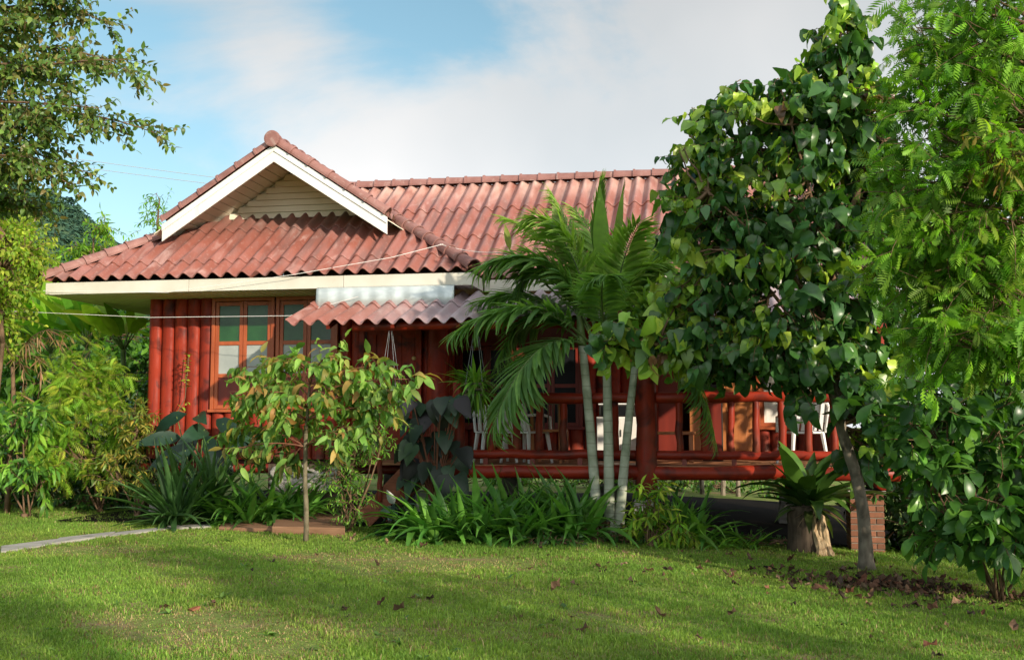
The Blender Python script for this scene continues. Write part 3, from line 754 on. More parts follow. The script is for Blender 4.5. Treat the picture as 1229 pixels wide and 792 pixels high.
half_logs(mb, WIN[1][1] + 0.01, DX0 - 0.01, YF, FL, WT)
half_logs(mb, DX1 + 0.01, WXR, YF, FL, WT)
o = mb.build('front_wall', M['red_log'], house, smooth=True)
mb = MB()   # wall bodies behind the logs
box(mb, (WXL, YF + 0.06, FL), (WIN[0][0], YF + 0.14, WT)); box(mb, (WIN[0][0], YF + 0.06, FL), (WIN[1][1], YF + 0.14, wz0))
box(mb, (WIN[1][1], YF + 0.06, FL), (DX0, YF + 0.14, WT)); box(mb, (DX1, YF + 0.06, FL), (WXR, YF + 0.14, WT))
box(mb, (WIN[0][0], YF + 0.06, wz1), (WIN[1][1], YF + 0.14, WT))
box(mb, (WXL, YF + 0.143, FL), (WXL + 0.1, 21.6, WT)); box(mb, (WXR - 0.1, YF + 0.143, FL), (WXR, 17.5, WT))
box(mb, (WXL, 21.6, FL), (1.9, 21.7, WT)); box(mb, (WXL + 0.1, YF + 0.15, FL - 0.1), (1.9, 21.6, FL - 0.03))
box(mb, (1.8, 17.62, FL), (1.9, 21.6, WT))
mb.build('side_wall', M['brown_red'], house)
mb = MB(); half_logs(mb, YF + 0.02, 17.4, WXR, FL, WT, axis='y'); mb.build('porch_side_wall', M['red_log'], house, smooth=True)

def window(x0, x1, y, z0, z1, ncol, rows, parent=house, panes=None, mname='frame_wood'):
    f = MB(); T = 0.055
    box(f, (x0, y - 0.09, z0), (x0 + T, y + 0.05, z1)); box(f, (x1 - T, y - 0.09, z0), (x1, y + 0.05, z1))
    box(f, (x0 + T, y - 0.088, z1 - T), (x1 - T, y + 0.05, z1)); box(f, (x0 - 0.03, y - 0.12, z0 - 0.045), (x1 + 0.03, y + 0.05, z0 - 0.001))
    o = f.build('window', M[mname], parent, bevel=0.004)
    cw = (x1 - x0 - 2 * T) / ncol
    for c_ in range(ncol):
        a0 = x0 + T + c_ * cw; a1 = a0 + cw; S = 0.06
        s = MB()
        box(s, (a0 + 0.004, y - 0.07, z0 + 0.004), (a0 + S, y - 0.025, z1 - T - 0.004)); box(s, (a1 - S, y - 0.07, z0 + 0.004), (a1 - 0.004, y - 0.025, z1 - T - 0.004))
        zz = [z0 + (z1 - T - z0) * r_ for r_ in rows]
        for k, z_ in enumerate(zz):
            lo = z_ - 0.03 if 0 < k < len(zz) - 1 else (z_ + 0.005 if k == 0 else z_ - 0.07)
            hi = lo + 0.06
            box(s, (a0 + S, y - 0.068, lo), (a1 - S, y - 0.027, hi))
        s.build('sash', M[mname], o, bevel=0.003)
        for k in range(len(zz) - 1):
            p = MB(); box(p, (a0 + S - 0.005, y - 0.05, zz[k] + 0.02), (a1 - S + 0.005, y - 0.042, zz[k + 1] - 0.02))
            nm, mm = panes[k]
            p.build(nm, M[mm], o)
    return o
for (a, b_) in WIN:
    window(a, b_, YF, wz0, wz1, 2, (0, 0.31, 0.61, 1.0), panes=[('lower_panel', 'brown_red'), ('frosted_pane', 'frosted'), ('green_pane', 'green_glass')])

# door, half open, and the corner column beside it
mb = MB(); dz1 = 2.85
bar(mb, (DX0 + 0.05, YF - 0.02, (FL + dz1) / 2), (DX1 - 0.06, YF - 0.04, (FL + dz1) / 2), 0.045, dz1 - FL)
for k in range(4):
    xx = DX0 + 0.05 + (DX1 - DX0 - 0.1) * (k + 0.5) / 4
    box(mb, (xx - 0.055, YF - 0.066, FL + 0.1), (xx + 0.055, YF - 0.055, dz1 - 0.12))
door = mb.build('door', M['red_log'], house, bevel=0.004)
mb = MB(); hp = at(497, 430, YF - 0.09)
tube(mb, [hp + (0, 0.05, 0), hp + (0, 0.02, 0), hp + (0, 0.01, 0), hp + (0, -0.02, 0), hp + (0, -0.03, 0)], [0.012, 0.012, 0.03, 0.032, 0.015], 12)
mb.build('handle', M['brass'], door, smooth=True)
mb = MB()
box(mb, (DX0 - 0.045, YF - 0.12, FL), (DX0 + 0.035, YF + 0.05, dz1 + 0.06)); box(mb, (DX1 - 0.055, YF - 0.12, FL), (DX1 + 0.025, YF + 0.05, dz1 + 0.06))
box(mb, (DX0 + 0.035, YF - 0.118, dz1 - 0.01), (DX1 - 0.055, YF + 0.05, dz1 + 0.058))
box(mb, (DX0, YF - 0.05, dz1 + 0.06), (DX1, YF + 0.05, WT))
mb.build('door_frame', M['red_log'], house, bevel=0.004)

# porch: floor, beams, posts
PY, PY1 = 14.2, 17.5
PXL = at(548, 478, PY)[0]; PXR = 2.05
zt, zb_, zbeam = 1.71, 0.985, 0.76
mb = MB()
y = PY - 0.06
while y < PY1 - 0.05:
    box(mb, (-5.25 if y > 14.75 else PXL - 0.05, y, FL - 0.04), (PXR + 0.1, y + 0.118, FL + rng.uniform(-0.003, 0.003))); y += 0.122
mb.build('porch_floor', M['floor_wood'], house)
mb = MB(); log(mb, (PXL - 0.25, PY - 0.02, zbeam), (at(775, 567, PY)[0], PY - 0.02, zbeam), 0.088, 0.095); mb.build('floor_beam', M['red_beam'], house, True)
mb = MB(); log(mb, (at(775, 567, PY)[0], PY - 0.02, zbeam), (PXR + 0.2, PY - 0.02, zbeam), 0.095, 0.09); mb.build('floor_beam', M['red_beam'], house, True)
for yy in (15.6, 17.2, 19.4, 21.4):
    mb = MB(); log(mb, (-8.6, yy, 0.72), (PXR, yy, 0.72), 0.07, 0.07); mb.build('floor_beam', M['brown_red'], house, True)
PX = at(775, 540, PY - 0.1)[0]
for (xx, yy, r_, z0, z1) in ((PX, PY - 0.02, 0.142, 0.52, 2.73), (PXR, PY, 0.11, 0.62, 2.73), (-4.02, YF - 0.12, 0.155, 0.55, WT), (PXL + 0.02, PY, 0.085, 0.75, 1.95)):
    mb = MB(); log(mb, (xx, yy, z0), (xx + 0.01, yy, z1), r_, r_ * 0.92); mb.build('porch_post', M['red_log'], house, True)
# stilts and footings
for (xx, yy) in ((PX, PY), (-3.9, 15.0), (-8.5, 16.2), (-6.3, 16.2), (-8.5, 21.4), (-6.3, 21.4), (-3.9, 21.4), (-1.2, 21.4), (1.7, 21.4), (1.15, 17.4), (-1.6, 17.4)):
    mb = MB()
    g = float(gz(xx))
    hexa(mb, [(xx + a * 0.19, yy + b_ * 0.19, g - 0.1) for a, b_ in ((-1, -1), (1, -1), (1, 1), (-1, 1))] + [(xx + a * 0.15, yy + b_ * 0.15, g + 0.45) for a, b_ in ((-1, -1), (1, -1), (1, 1), (-1, 1))])
    mb.build('footing', M['concrete'], house, bevel=0.01)
    if yy > PY + 0.1:
        mb = MB(); log(mb, (xx, yy, g + 0.45), (xx, yy, FL - 0.05), 0.075); mb.build('stilt', M['red_log'], house, True)
# brick pier under the porch corner
BP = at(1040, 662, PY - 0.05); bx0, bx1 = at(1020, 620, PY - 0.25)[0], at(1062, 620, PY - 0.25)[0]
by0, by1 = PY - 0.25, PY + 0.2; bz0 = BP[2] - 0.02
brick, mort = MB(), MB()
z = bz0; k = 0; bh = 0.062
top = at(1040, 592, PY - 0.25)[2]
while z + bh < top:
    off = 0.5 if k % 2 else 0.0
    xs = [bx0] + [bx0 + (bx1 - bx0) * (j + off) / 2 for j in range(1 if not off else 0, 3) if 0 < (j + off) / 2 < 1] + [bx1]
    for j in range(len(xs) - 1):
        jit = rng.uniform(-0.004, 0.004); cc = rng.uniform(0.7, 1.25)
        box(brick, (xs[j] + 0.005, by0 + jit, z), (xs[j + 1] - 0.005, by1 - jit, z + bh), np.array([0.23, 0.095, 0.055]) * cc)
    z += bh + 0.013; k += 1
m, t, b = mat('brick', 0.85, 0.2)
a_ = t.nodes.new('ShaderNodeAttribute'); a_.attribute_name = 'tint'
t.links.new(mixc(t, ramp(t, noise(t, 25, 6), [(0.4, (0, 0, 0)), (0.7, (0.6, 0.6, 0.6))]), a_.outputs['Color'], (0.16, 0.09, 0.06)), b.inputs['Base Color'])
bump(t, b, noise(t, 60, 6), 0.5, 0.005); M['brick'] = m
bo = brick.build('brick_pier', M['brick'], house, bevel=0.006)
box(mort, (bx0 + 0.012, by0 + 0.012, bz0), (bx1 - 0.012, by1 - 0.012, top + 0.0))
mort.build('mortar', simple('mortar', (0.16, 0.13, 0.10), (0.26, 0.22, 0.18), 12, 0.9, 0.1), bo)
mb = MB(); box(mb, (bx0 - 0.02, by0 - 0.02, top + 0.002), (bx1 + 0.02, by1 + 0.02, top + 0.035)); mb.build('pier_cap', M['concrete'], bo, bevel=0.008)
mb = MB(); log(mb, (PXR - 0.05, PY - 0.33, top + 0.115), (PXR - 0.05, 17.3, top + 0.115), 0.078); mb.build('floor_beam', M['red_beam'], house, True)

# railing
def railing(x0, x1, bal, name='porch_railing'):
    mb = MB(); log(mb, (x0, PY - 0.01, zt), (x1, PY - 0.01, zt), 0.072, 0.068, seg=10)
    o = mb.build(name, M['red_beam'], house, True)
    mb = MB(); log(mb, (x0, PY - 0.01, zb_), (x1, PY - 0.01, zb_), 0.06, 0.062, seg=10); mb.build('bottom_rail', M['red_beam'], o, True)
    for xx in bal:
        mb = MB(); log(mb, (xx, PY, zb_ + 0.03), (xx + rng.uniform(-0.01, 0.01), PY, zt - 0.04), 0.052 * rng.uniform(0.9, 1.12), 0.047 * rng.uniform(0.9, 1.12), 10, 5)
        mb.build('baluster', M['red_log'], o, True)
    for xx in np.arange(x0 + 0.35, x1 - 0.1, 0.62):
        mb = MB(); box(mb, (xx - 0.03, PY - 0.04, FL + 0.002), (xx + 0.03, PY + 0.02, zb_ - 0.045)); mb.build('spacer_block', M['brown_red'], o)
railing(PXL + 0.05, PX - 0.13, [at(q_, 510, PY)[0] for q_ in (590, 620, 647, 677, 708, 738)])
railing(PX + 0.13, PXR - 0.1, [at(q_, 510, PY)[0] for q_ in (816, 845, 877, 907, 939, 970, 1001)])

# porch canopy: corrugated sheet, beam, flashing
CY0, CZ0 = 13.95, 2.715
CXL = at(343, 388, CY0)[0]
ctop = at(375, 368, 14.95)
CS = (ctop[2] - CZ0) / (14.95 - CY0)
_sl, SL = SL, CS
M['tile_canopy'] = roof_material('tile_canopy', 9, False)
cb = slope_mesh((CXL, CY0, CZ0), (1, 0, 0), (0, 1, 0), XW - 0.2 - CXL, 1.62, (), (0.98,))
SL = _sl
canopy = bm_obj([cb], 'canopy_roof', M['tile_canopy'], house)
mb = MB(); bl = at(424, 392, PY); log(mb, (bl[0], PY, bl[2] - 0.0), (XW - 0.4, PY, bl[2]), 0.07, 0.066, seg=14); mb.build('canopy_beam', M['red_beam'], house, True)
mb = MB(); log(mb, (bl[0], 15.3, CZ0 + CS * 1.35 - 0.12), (XW - 0.4, 15.3, CZ0 + CS * 1.35 - 0.12), 0.05, 0.05); mb.build('canopy_beam', M['brown_red'], house, True)
mb = MB()
for xx in np.arange(CXL + 0.55, XW - 0.5, 0.9):
    mb = MB(); bar(mb, (xx, CY0 + 0.12, CZ0 + CS * 0.12 - 0.075), (xx, 15.5, CZ0 + CS * 1.55 - 0.075), 0.05, 0.06)
    mb.build('canopy_rafter', M['brown_red'], house)
fa, fb = at(380, 346, YE - 0.01), at(545, 365, YE - 0.01)
mb = MB()
nseg = 40
xs = np.linspace(fa[0], fb[0], nseg + 1)
V = []
for i, xx in enumerate(xs):
    wv = 0.006 * math.sin(i * 1.3) + 0.004 * math.sin(i * 3.1)
    V += [(xx, YE + 0.03, fa[2] + 0.015), (xx, YE - 0.02 + wv, fa[2] - 0.015), (xx, YE - 0.03 + wv * 2, (fa[2] + fb[2]) / 2), (xx, YE - 0.05 + wv, fb[2] - 0.03)]
F = [(i * 4 + j, i * 4 + j + 1, i * 4 + 5 + j, i * 4 + 4 + j) for i in range(nseg) for j in range(3)]
mb.add(V, F); o = mb.build('flashing', M['flashing'], house, True)
sm = o.modifiers.new('thick', 'SOLIDIFY'); sm.thickness = 0.004

# wing wall at the back of the porch
YW = 17.5
wxs = lambda p: at(p, 470, YW)[0]
mb = MB()
w0, w1 = wxs(548), wxs(700)
d0, d1 = wxs(862), wxs(905)
half_logs(mb, WXR, w0 - 0.02, YW, FL, WT); half_logs(mb, w0, w1, YW, FL, 1.32)
half_logs(mb, w1 + 0.02, wxs(790), YW, FL, WT)
mb.build('wing_wall', M['red_log'], house, True); mb = MB(); half_logs(mb, d1 + 0.03, 1.9, YW, FL, 1.3)
mb.build('wing_wall', M['red_log'], house, True)
mb = MB()
box(mb, (WXR, YW + 0.07, FL), (w0, YW + 0.14, WT)); box(mb, (w0, YW + 0.07, FL), (w1, YW + 0.14, 1.32)); box(mb, (w1, YW + 0.07, FL), (d0 - 0.6, YW + 0.14, WT))
box(mb, (d1, YW + 0.07, FL), (1.9, YW + 0.14, 1.3)); box(mb, (w0, YW + 0.07, 2.7), (1.9, YW + 0.14, WT))
mb.build('wing_wall_core', M['brown_red'], house)
window(w0, (w0 + w1) / 2, YW, 1.34, 2.7, 2, (0, 0.5, 1.0), panes=[('dark_pane', 'dark_glass'), ('dark_pane', 'dark_glass')], mname='brown_red')
window((w0 + w1) / 2 + 0.01, w1, YW, 1.34, 2.7, 2, (0, 0.5, 1.0), panes=[('dark_pane', 'dark_glass'), ('dark_pane', 'dark_glass')], mname='brown_red')
window(d1 + 0.03, 1.85, YW, 1.34, 2.7, 3, (0, 1.0), panes=[('curtained_pane', 'curtain')])
mb = MB()
box(mb, (d0, YW - 0.03, FL), (d1, YW + 0.03, 2.7))
do = mb.build('door', M['door_wood'], house, bevel=0.004)
mb = MB()
cx = (d0 + d1) / 2; ww = (d1 - d0) * 0.28
box(mb, (cx - ww, YW - 0.046, FL + 0.12), (cx + ww, YW - 0.03, FL + 0.8)); box(mb, (cx - ww, YW - 0.046, FL + 0.95), (cx + ww, YW - 0.03, 2.55))
mb.build('raised_panel', M['door_wood'], do, bevel=0.01)
mb = MB(); tube(mb, [(d0 + 0.06, YW - 0.03, FL + 0.9), (d0 + 0.06, YW - 0.06, FL + 0.9), (d0 + 0.06, YW - 0.07, FL + 0.9), (d0 + 0.06, YW - 0.09, FL + 0.9)], [0.01, 0.01, 0.028, 0.02], 10); mb.build('handle', M['brass'], do, True)

# stair up to the porch from the left
stair_b = atg(436, 628)
mb = MB()
sy0, sy1 = 14.25, 15.05
sx0, sx1 = at(436, 625, sy0)[0], at(500, 580, sy0)[0]
so = empty('stair', (0, 0, 0)); so.parent = house; so.location = -Vector(BASE[house.name]); BASE[so.name] = np.zeros(3)
for yy in (sy0, sy1):
    mb = MB(); bar(mb, (sx0, yy, 0.1), (sx1, yy, FL - 0.02), 0.06, 0.26); mb.build('stringer', M['terracotta'], so, bevel=0.006)
for k in range(4):
    tt = (k + 0.6) / 4.2
    mb = MB(); xx = sx0 + (sx1 - sx0) * tt; zz = 0.1 + (FL - 0.12) * tt + 0.02
    box(mb, (xx - 0.13, sy0 + 0.04, zz), (xx + 0.13, sy1 - 0.04, zz + 0.04)); mb.build('step', M['slab_wood'], so, bevel=0.004)
for q_ in (456, 484):
    pp = at(q_, 585, sy0 - 0.05); mb = MB(); log(mb, (pp[0], sy0 - 0.06, 0.35), (pp[0], sy0 - 0.06, 0.98), 0.035); mb.build('stair_post', M['red_log'], so, True)

# ------------------------------------------------------------------ things on and near the porch
def plastic_chair(x, y, rz, label):
    t_ = thing('garden_chair', (x, y, FL), label, 'chair', 'white plastic chairs on the porch')
    c_, s_ = math.cos(rz), math.sin(rz)
    def Wp(p): return np.array([x + p[0] * c_ - p[1] * s_, y + p[0] * s_ + p[1] * c_, FL + p[2]])
    def bx_(mb, lo, hi):
        P = [(lo[0], lo[1], lo[2]), (hi[0], lo[1], lo[2]), (hi[0], hi[1], lo[2]), (lo[0], hi[1], lo[2]), (lo[0], lo[1], hi[2]), (hi[0], lo[1], hi[2]), (hi[0], hi[1], hi[2]), (lo[0], hi[1], hi[2])]
        hexa(mb, [Wp(p) for p in P])
    mb = MB(); bx_(mb, (-0.22, -0.22, 0.40), (0.22, 0.22, 0.43)); mb.build('seat', M['white_plastic'], t_, bevel=0.012)
    mb = MB()
    for i in range(5):
        u0 = -0.2 + i * 0.083
        a = Wp((u0 + 0.034, 0.22, 0.44)); b2 = Wp((u0 * 0.95 + 0.034, 0.33, 0.80)); bar(mb, a, b2, 0.05, 0.015, up=Wp((0, 1, 0)) - Wp((0, 0, 0)))
    pts = np.array([Wp((-0.23 * math.cos(a), 0.33 + 0.0, 0.76 + 0.10 * math.sin(a))) for a in np.linspace(0, np.pi, 9)])
    tube(mb, pts, 0.022, 6)
    tube(mb, np.array([Wp((-0.23, 0.22, 0.42)), Wp((-0.235, 0.33, 0.76))]), 0.02, 6); tube(mb, np.array([Wp((0.23, 0.22, 0.42)), Wp((0.235, 0.33, 0.76))]), 0.02, 6)
    mb.build('backrest', M['white_plastic'], t_)
    for sx_, sy_ in ((-1, -1), (1, -1), (-1, 1), (1, 1)):
        mb = MB(); tube(mb, np.array([Wp((sx_ * 0.2, sy_ * 0.2, 0.42)), Wp((sx_ * 0.25, sy_ * 0.25, 0.0))]), [0.032, 0.02], 6); mb.build('leg', M['white_plastic'], t_)
    for sx_ in (-1, 1):
        mb = MB(); tube(mb, np.array([Wp((sx_ * 0.25, -0.22, 0.42)), Wp((sx_ * 0.26, -0.2, 0.62)), Wp((sx_ * 0.26, 0.0, 0.66)), Wp((sx_ * 0.24, 0.29, 0.64))]), 0.02, 6); mb.build('armrest', M['white_plastic'], t_)
p = at(632, 520, 15.0); plastic_chair(p[0], 15.0, R(150), 'white plastic garden chair behind the palm frond at the left half of the porch rail')
p = at(594, 520, 15.1); plastic_chair(p[0], 15.1, R(25), 'white plastic garden chair nearest the left end of the porch rail')
p = at(962, 520, 15.2); plastic_chair(p[0], 15.2, R(200), 'white plastic garden chair beside the door at the right end of the porch')

def wood_chair(x, y, rz):
    t_ = thing('wooden_chair', (x, y, FL), 'brown wooden slat back chair between the white chairs and the white cabinet', 'chair')
    c_, s_ = math.cos(rz), math.sin(rz)
    Wp = lambda p: np.array([x + p[0] * c_ - p[1] * s_, y + p[0] * s_ + p[1] * c_, FL + p[2]])
    mb = MB(); bar(mb, Wp((0, -0.2, 0.44)), Wp((0, 0.2, 0.44)), 0.42, 0.035); mb.build('seat', M['door_wood'], t_, bevel=0.006)
    mb = MB()
    for i in range(6): bar(mb, Wp((-0.17 + i * 0.068, 0.2, 0.46)), Wp((-0.17 + i * 0.068, 0.26, 0.80)), 0.028, 0.012, up=(c_, s_, 0.01))
    bar(mb, Wp((-0.22, 0.265, 0.83)), Wp((0.22, 0.265, 0.83)), 0.03, 0.075); mb.build('backrest', M['basket_dark'], t_)
    for a, b2, top_ in ((-1, -1, 0.43), (1, -1, 0.43), (-1, 1, 0.80), (1, 1, 0.80)):
        mb = MB(); bar(mb, Wp((a * 0.19, b2 * 0.19, 0)), Wp((a * 0.2, b2 * 0.19 + (0.06 if b2 > 0 else 0), top_)), 0.04, 0.04, up=(1, 0.1, 0)); mb.build('leg', M['door_wood'], t_)
p = at(660, 520, 15.1); wood_chair(p[0], 15.1, R(175))
# white cabinet
ca, cb2 = at(716, 537, 15.9), at(768, 500, 15.9)
t_ = thing('cabinet', ((ca[0] + cb2[0]) / 2, 16.1, FL), 'low white cabinet behind the palm trunks on the porch', 'cabinet')
mb = MB(); cz1 = cb2[2]
box(mb, (ca[0], 15.92, FL + 0.06), (cb2[0], 16.4, cz1)); mb.build('carcass', M['cabinet_white'], t_, bevel=0.006)
xm = (ca[0] + cb2[0]) / 2
for a, b2 in ((ca[0] + 0.01, xm - 0.004), (xm + 0.004, cb2[0] - 0.01)):
    mb = MB(); box(mb, (a, 15.9, FL + 0.08), (b2, 15.918, cz1 - 0.02)); d_ = mb.build('cabinet_door', M['cabinet_white'], t_, bevel=0.003)
    mb = MB(); hx_ = xm + (-0.04 if a < xm - 0.1 else 0.04); tube(mb, [(hx_, 15.885, FL + 0.35), (hx_, 15.885, FL + 0.45)], 0.007, 6); mb.build('handle', M['dark'], d_)
mb = MB(); box(mb, (ca[0] + 0.02, 15.95, FL), (cb2[0] - 0.02, 16.38, FL + 0.06)); mb.build('plinth', M['dark'], t_)
# microwave-like dark box standing on it
mb0 = at(735, 497, 15.95)
t_ = thing('oven', (xm, 16.15, cz1), 'black countertop oven with pale top on the white porch cabinet', 'oven')
mb = MB(); box(mb, (ca[0] + 0.03, 15.97, cz1 + 0.012), (cb2[0] - 0.03, 16.36, cz1 + 0.17)); mb.build('body', M['dark'], t_, bevel=0.008)
mb = MB(); box(mb, (ca[0] + 0.02, 15.96, cz1 + 0.173), (cb2[0] - 0.02, 16.37, cz1 + 0.25)); mb.build('top_panel', M['white_plastic'], t_, bevel=0.008)
mb = MB(); box(mb, (ca[0] + 0.08, 15.955, cz1 + 0.03), (cb2[0] - 0.16, 15.968, cz1 + 0.15)); mb.build('door_glass', M['dark_glass'], t_)
mb = MB(); [box(mb, (ca[0] + 0.06 + k * 0.36, 16.0, cz1), (ca[0] + 0.1 + k * 0.36, 16.3, cz1 + 0.012)) for k in range(2)]; mb.build('feet', M['dark'], t_)
# dining table and bench on the right part of the porch
p = at(808, 522, 15.5)
t_ = thing('wooden_table', (p[0], 15.5, FL), 'low orange varnished wooden table right of the thick porch post', 'table')
mb = MB(); tz = at(805, 518, 15.4)[2]
box(mb, (p[0] - 0.35, 15.2, tz - 0.04), (p[0] + 0.3, 15.9, tz)); mb.build('tabletop', M['door_wood'], t_, bevel=0.008)
for a, b2 in ((-0.3, 15.26), (0.25, 15.26), (-0.3, 15.84), (0.25, 15.84)):
    mb = MB(); box(mb, (p[0] + a - 0.03, b2 - 0.03, FL), (p[0] + a + 0.03, b2 + 0.03, tz - 0.042)); mb.build('leg', M['door_wood'], t_)
p = at(838, 510, 16.2)
t_ = thing('wardrobe', (p[0], 16.4, FL), 'tall dark cupboard with an orange side panel behind the right porch railing', 'cupboard')
mb = MB(); box(mb, (p[0] + 0.06, 16.2, FL), (p[0] + 0.35, 16.65, 1.95)); mb.build('carcass', M['dark'], t_, bevel=0.005)
mb = MB(); box(mb, (p[0] - 0.12, 16.18, FL), (p[0] + 0.055, 16.66, 1.62)); mb.build('side_panel', M['door_wood'], t_, bevel=0.005)
mb = MB(); box(mb, (p[0] + 0.08, 16.188, FL + 0.1), (p[0] + 0.33, 16.198, 1.9)); mb.build('door', M['brown_red'], t_)

# ropes and cables
def cable(name, pts, r, m, label, cat, sag=0.0):
    mb = MB(); P = []
    for a, b2 in zip(pts[:-1], pts[1:]):
        t2 = np.linspace(0, 1, 15)[:, None]; q2 = np.asarray(a) * (1 - t2) + np.asarray(b2) * t2
        q2[:, 2] -= (sag * 4 * t2 * (1 - t2))[:, 0]; P.append(q2[:-1])
    P.append(np.asarray(pts[-1])[None]); tube(mb, np.vstack(P), r, 5)
    return tag(mb.build(name, m), label, cat)
cable('rope', [at(52, 349, YE + 0.0), at(200, 351, YE - 0.06)*1.0, at(350, 330, YE - 0.08), at(470, 309, YE + 0.1), at(532, 293, 15.35)], 0.0042, M['rope'], 'white cord climbing from the eave board across the front tiles to the right hip', 'cord', 0.0)
cable('rope', [at(528, 293, 15.4), at(600, 303, 15.2), at(690, 330, 14.9)], 0.0042, M['rope'], 'white cord running from the right hip down into the palm crown', 'cord', 0.04)
cable('rope', [at(-20, 372, 15.5), at(180, 381, 15.2), at(348, 379, 14.9), at(430, 356, 14.9)], 0.0042, M['rope'], 'white clothesline stretched level in front of the log wall and green windows', 'clothesline', 0.0)
cable('power_line', [at(-60, 168, 60), at(330, 222, 60), at(700, 262, 60)], 0.018, M['steel_wire'], 'upper of two thin power lines in the blue sky left of the gable', 'power line', 0.1)
cable('power_line', [at(-60, 178, 61), at(330, 230, 61), at(700, 270, 61)], 0.018, M['steel_wire'], 'lower of two thin power lines in the blue sky left of the gable', 'power line', 0.1)

exec_marker = True
# ------------------------------------------------------------------ PLANTS
UP = np.array([0, 0, 1.0])
def branchy(Sm, a, b, r0, r1, wob=0.08, seg=7, sides=7):
    a = np.asarray(a, float); b = np.asarray(b, float); t_ = np.linspace(0, 1, seg)[:, None]
    P = a + (b - a) * t_ + np.cumsum(rng.normal(0, wob / seg, (seg, 3)), 0) * np.sin(np.pi * t_)
    tube(Sm, P, np.linspace(r0, r1, seg), sides, jit=0.05)
    return P
def lobes_sample(lobes, n):
    """lobes: list of (centre, radii, weight); points through the outer volume of each lobe"""
    wts = np.array([l[2] for l in lobes], float); wts /= wts.sum()
    k = rng.choice(len(lobes), n, p=wts)
    v = nrm(rng.normal(0, 1, (n, 3))); r = rng.uniform(0.25, 1, n) ** 0.5
    C_ = np.array([l[0] for l in lobes])[k]; Rr = np.array([np.broadcast_to(l[1], 3) for l in lobes])[k]
    return C_ + v * r[:, None] * Rr, v, C_
def crown(Lm, Sm, lobes, n, slen, nl, tm, size, cols, trunk_pts=None, hang=0.4, grav=0.5, spread=0.9, upb=0.2, rt=0.006, roll=0.5, jit=0.2, limb=0.012, limb_frac=0.35):
    P, v, C_ = lobes_sample(lobes, n)
    for i in range(n):
        d = v[i] + np.array([0, 0, upb]) + rng.normal(0, 0.35, 3)
        sprig(Lm, Sm, P[i] - nrm(d) * slen * 0.5, d, slen * rng.uniform(0.7, 1.2), nl, tm, size, cols, hang, grav, spread, rt, roll, jit=jit)
        if Sm is not None and trunk_pts is not None and rng.random() < limb_frac:
            tp = trunk_pts[np.argmin(np.linalg.norm(trunk_pts - (C_[i] * 0.6 + P[i] * 0.4 - [0, 0, 0.25]), axis=1))]
            branchy(Sm, tp, P[i] - nrm(d) * slen * 0.45, limb, rt * 0.9, 0.15, 5, 5)
def bush(name, label, cat, base, lobes, n, slen, nl, tm, size, cols, leafm='leaf', stemm='twig', group=None, part='foliage', **kw):
    t_ = thing(name, base, label, cat, group)
    Lm, Sm = MB(), MB()
    tp = np.array([np.asarray(base) + (np.asarray(l[0]) - base) * k for l in lobes for k in (0.0, 0.2, 0.45, 0.7)])
    tube(Sm, [np.asarray(base) - [0, 0, 0.06], np.asarray(base) + [0, 0, 0.05]], 0.05, 6)
    for l in lobes: branchy(Sm, base + rng.normal(0, 0.03, 3) * [1, 1, 0], l[0], kw.get('limb', 0.012) * 1.3, 0.008, 0.1, 6, 5)
    crown(Lm, Sm, lobes, n, slen, nl, tm, size, cols, tp, **kw)
    Sm.build('stem', M[stemm], t_, True); Lm.build(part, M[leafm], t_, True)
    return t_
def G(x, y): 
    p = atg(x, y); return p
def gp(p): return np.array([p[0], p[1], float(gz(p[0]))])
def rosette(Lm, base, n, length, tm, cols, el=(25, 80), rad=0.06, roll=0.15, jit=0.2):
    a = rng.random(n) * 6.283; e = np.radians(rng.uniform(el[0], el[1], n))
    D = np.stack([np.cos(a) * np.cos(e), np.sin(a) * np.cos(e), np.sin(e)], -1)
    P = np.asarray(base) + np.stack([np.cos(a), np.sin(a), 0 * a], -1) * rng.uniform(0, rad, n)[:, None]
    put(Lm, tm, P, D, length * rng.uniform(0.55, 1.1, n), pal(cols, n, jit), roll=roll)

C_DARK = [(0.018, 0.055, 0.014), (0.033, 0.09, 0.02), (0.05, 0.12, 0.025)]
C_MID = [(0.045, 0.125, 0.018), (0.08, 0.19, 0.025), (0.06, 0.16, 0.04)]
C_BRIGHT = [(0.15, 0.34, 0.03), (0.24, 0.44, 0.045), (0.10, 0.27, 0.03)]
C_YEL = [(0.30, 0.42, 0.04), (0.20, 0.34, 0.035), (0.42, 0.46, 0.06)]

# --- tree overhanging from the left edge
t_ = thing('broadleaf_tree', gp(at(-150, 600, 10.0)), 'dark leaved tree reaching into the sky from the left edge of the photo', 'tree')
Lm, Sm, Tm = MB(), MB(), MB()
b0 = gp(at(-150, 600, 10.0))
tp = np.vstack([branchy(Tm, b0, at(-130, 150, 10.0), 0.15, 0.10, 0.2, 9, 10), branchy(Tm, at(-130, 150, 10.0), at(-60, -160, 10.2), 0.10, 0.05, 0.2, 7, 8)])
cd = [(0.08, 0.16, 0.03), (0.11, 0.20, 0.035), (0.17, 0.25, 0.045), (0.20, 0.16, 0.05), (0.085, 0.17, 0.04)]
tips = [((-130, 150), (60, 110), (186, 160)), ((-125, 120), (40, 70), (150, 72)), ((-125, 100), (30, 20), (166, 88)), ((-120, 60), (40, -30), (128, 30)), ((-120, 170), (0, 160), (98, 205)),
        ((-120, 180), (-20, 200), (73, 215)), ((-120, 220), (-30, 230), (48, 245)), ((-120, 60), (10, -40), (98, -10)), ((-120, 120), (20, 120), (118, 130)),
        ((-120, 200), (-20, 180), (38, 190)), ((-120, 100), (0, 60), (68, 90)), ((-120, 80), (-10, 10), (38, 30)), ((-120, 150), (0, 140), (63, 155))]
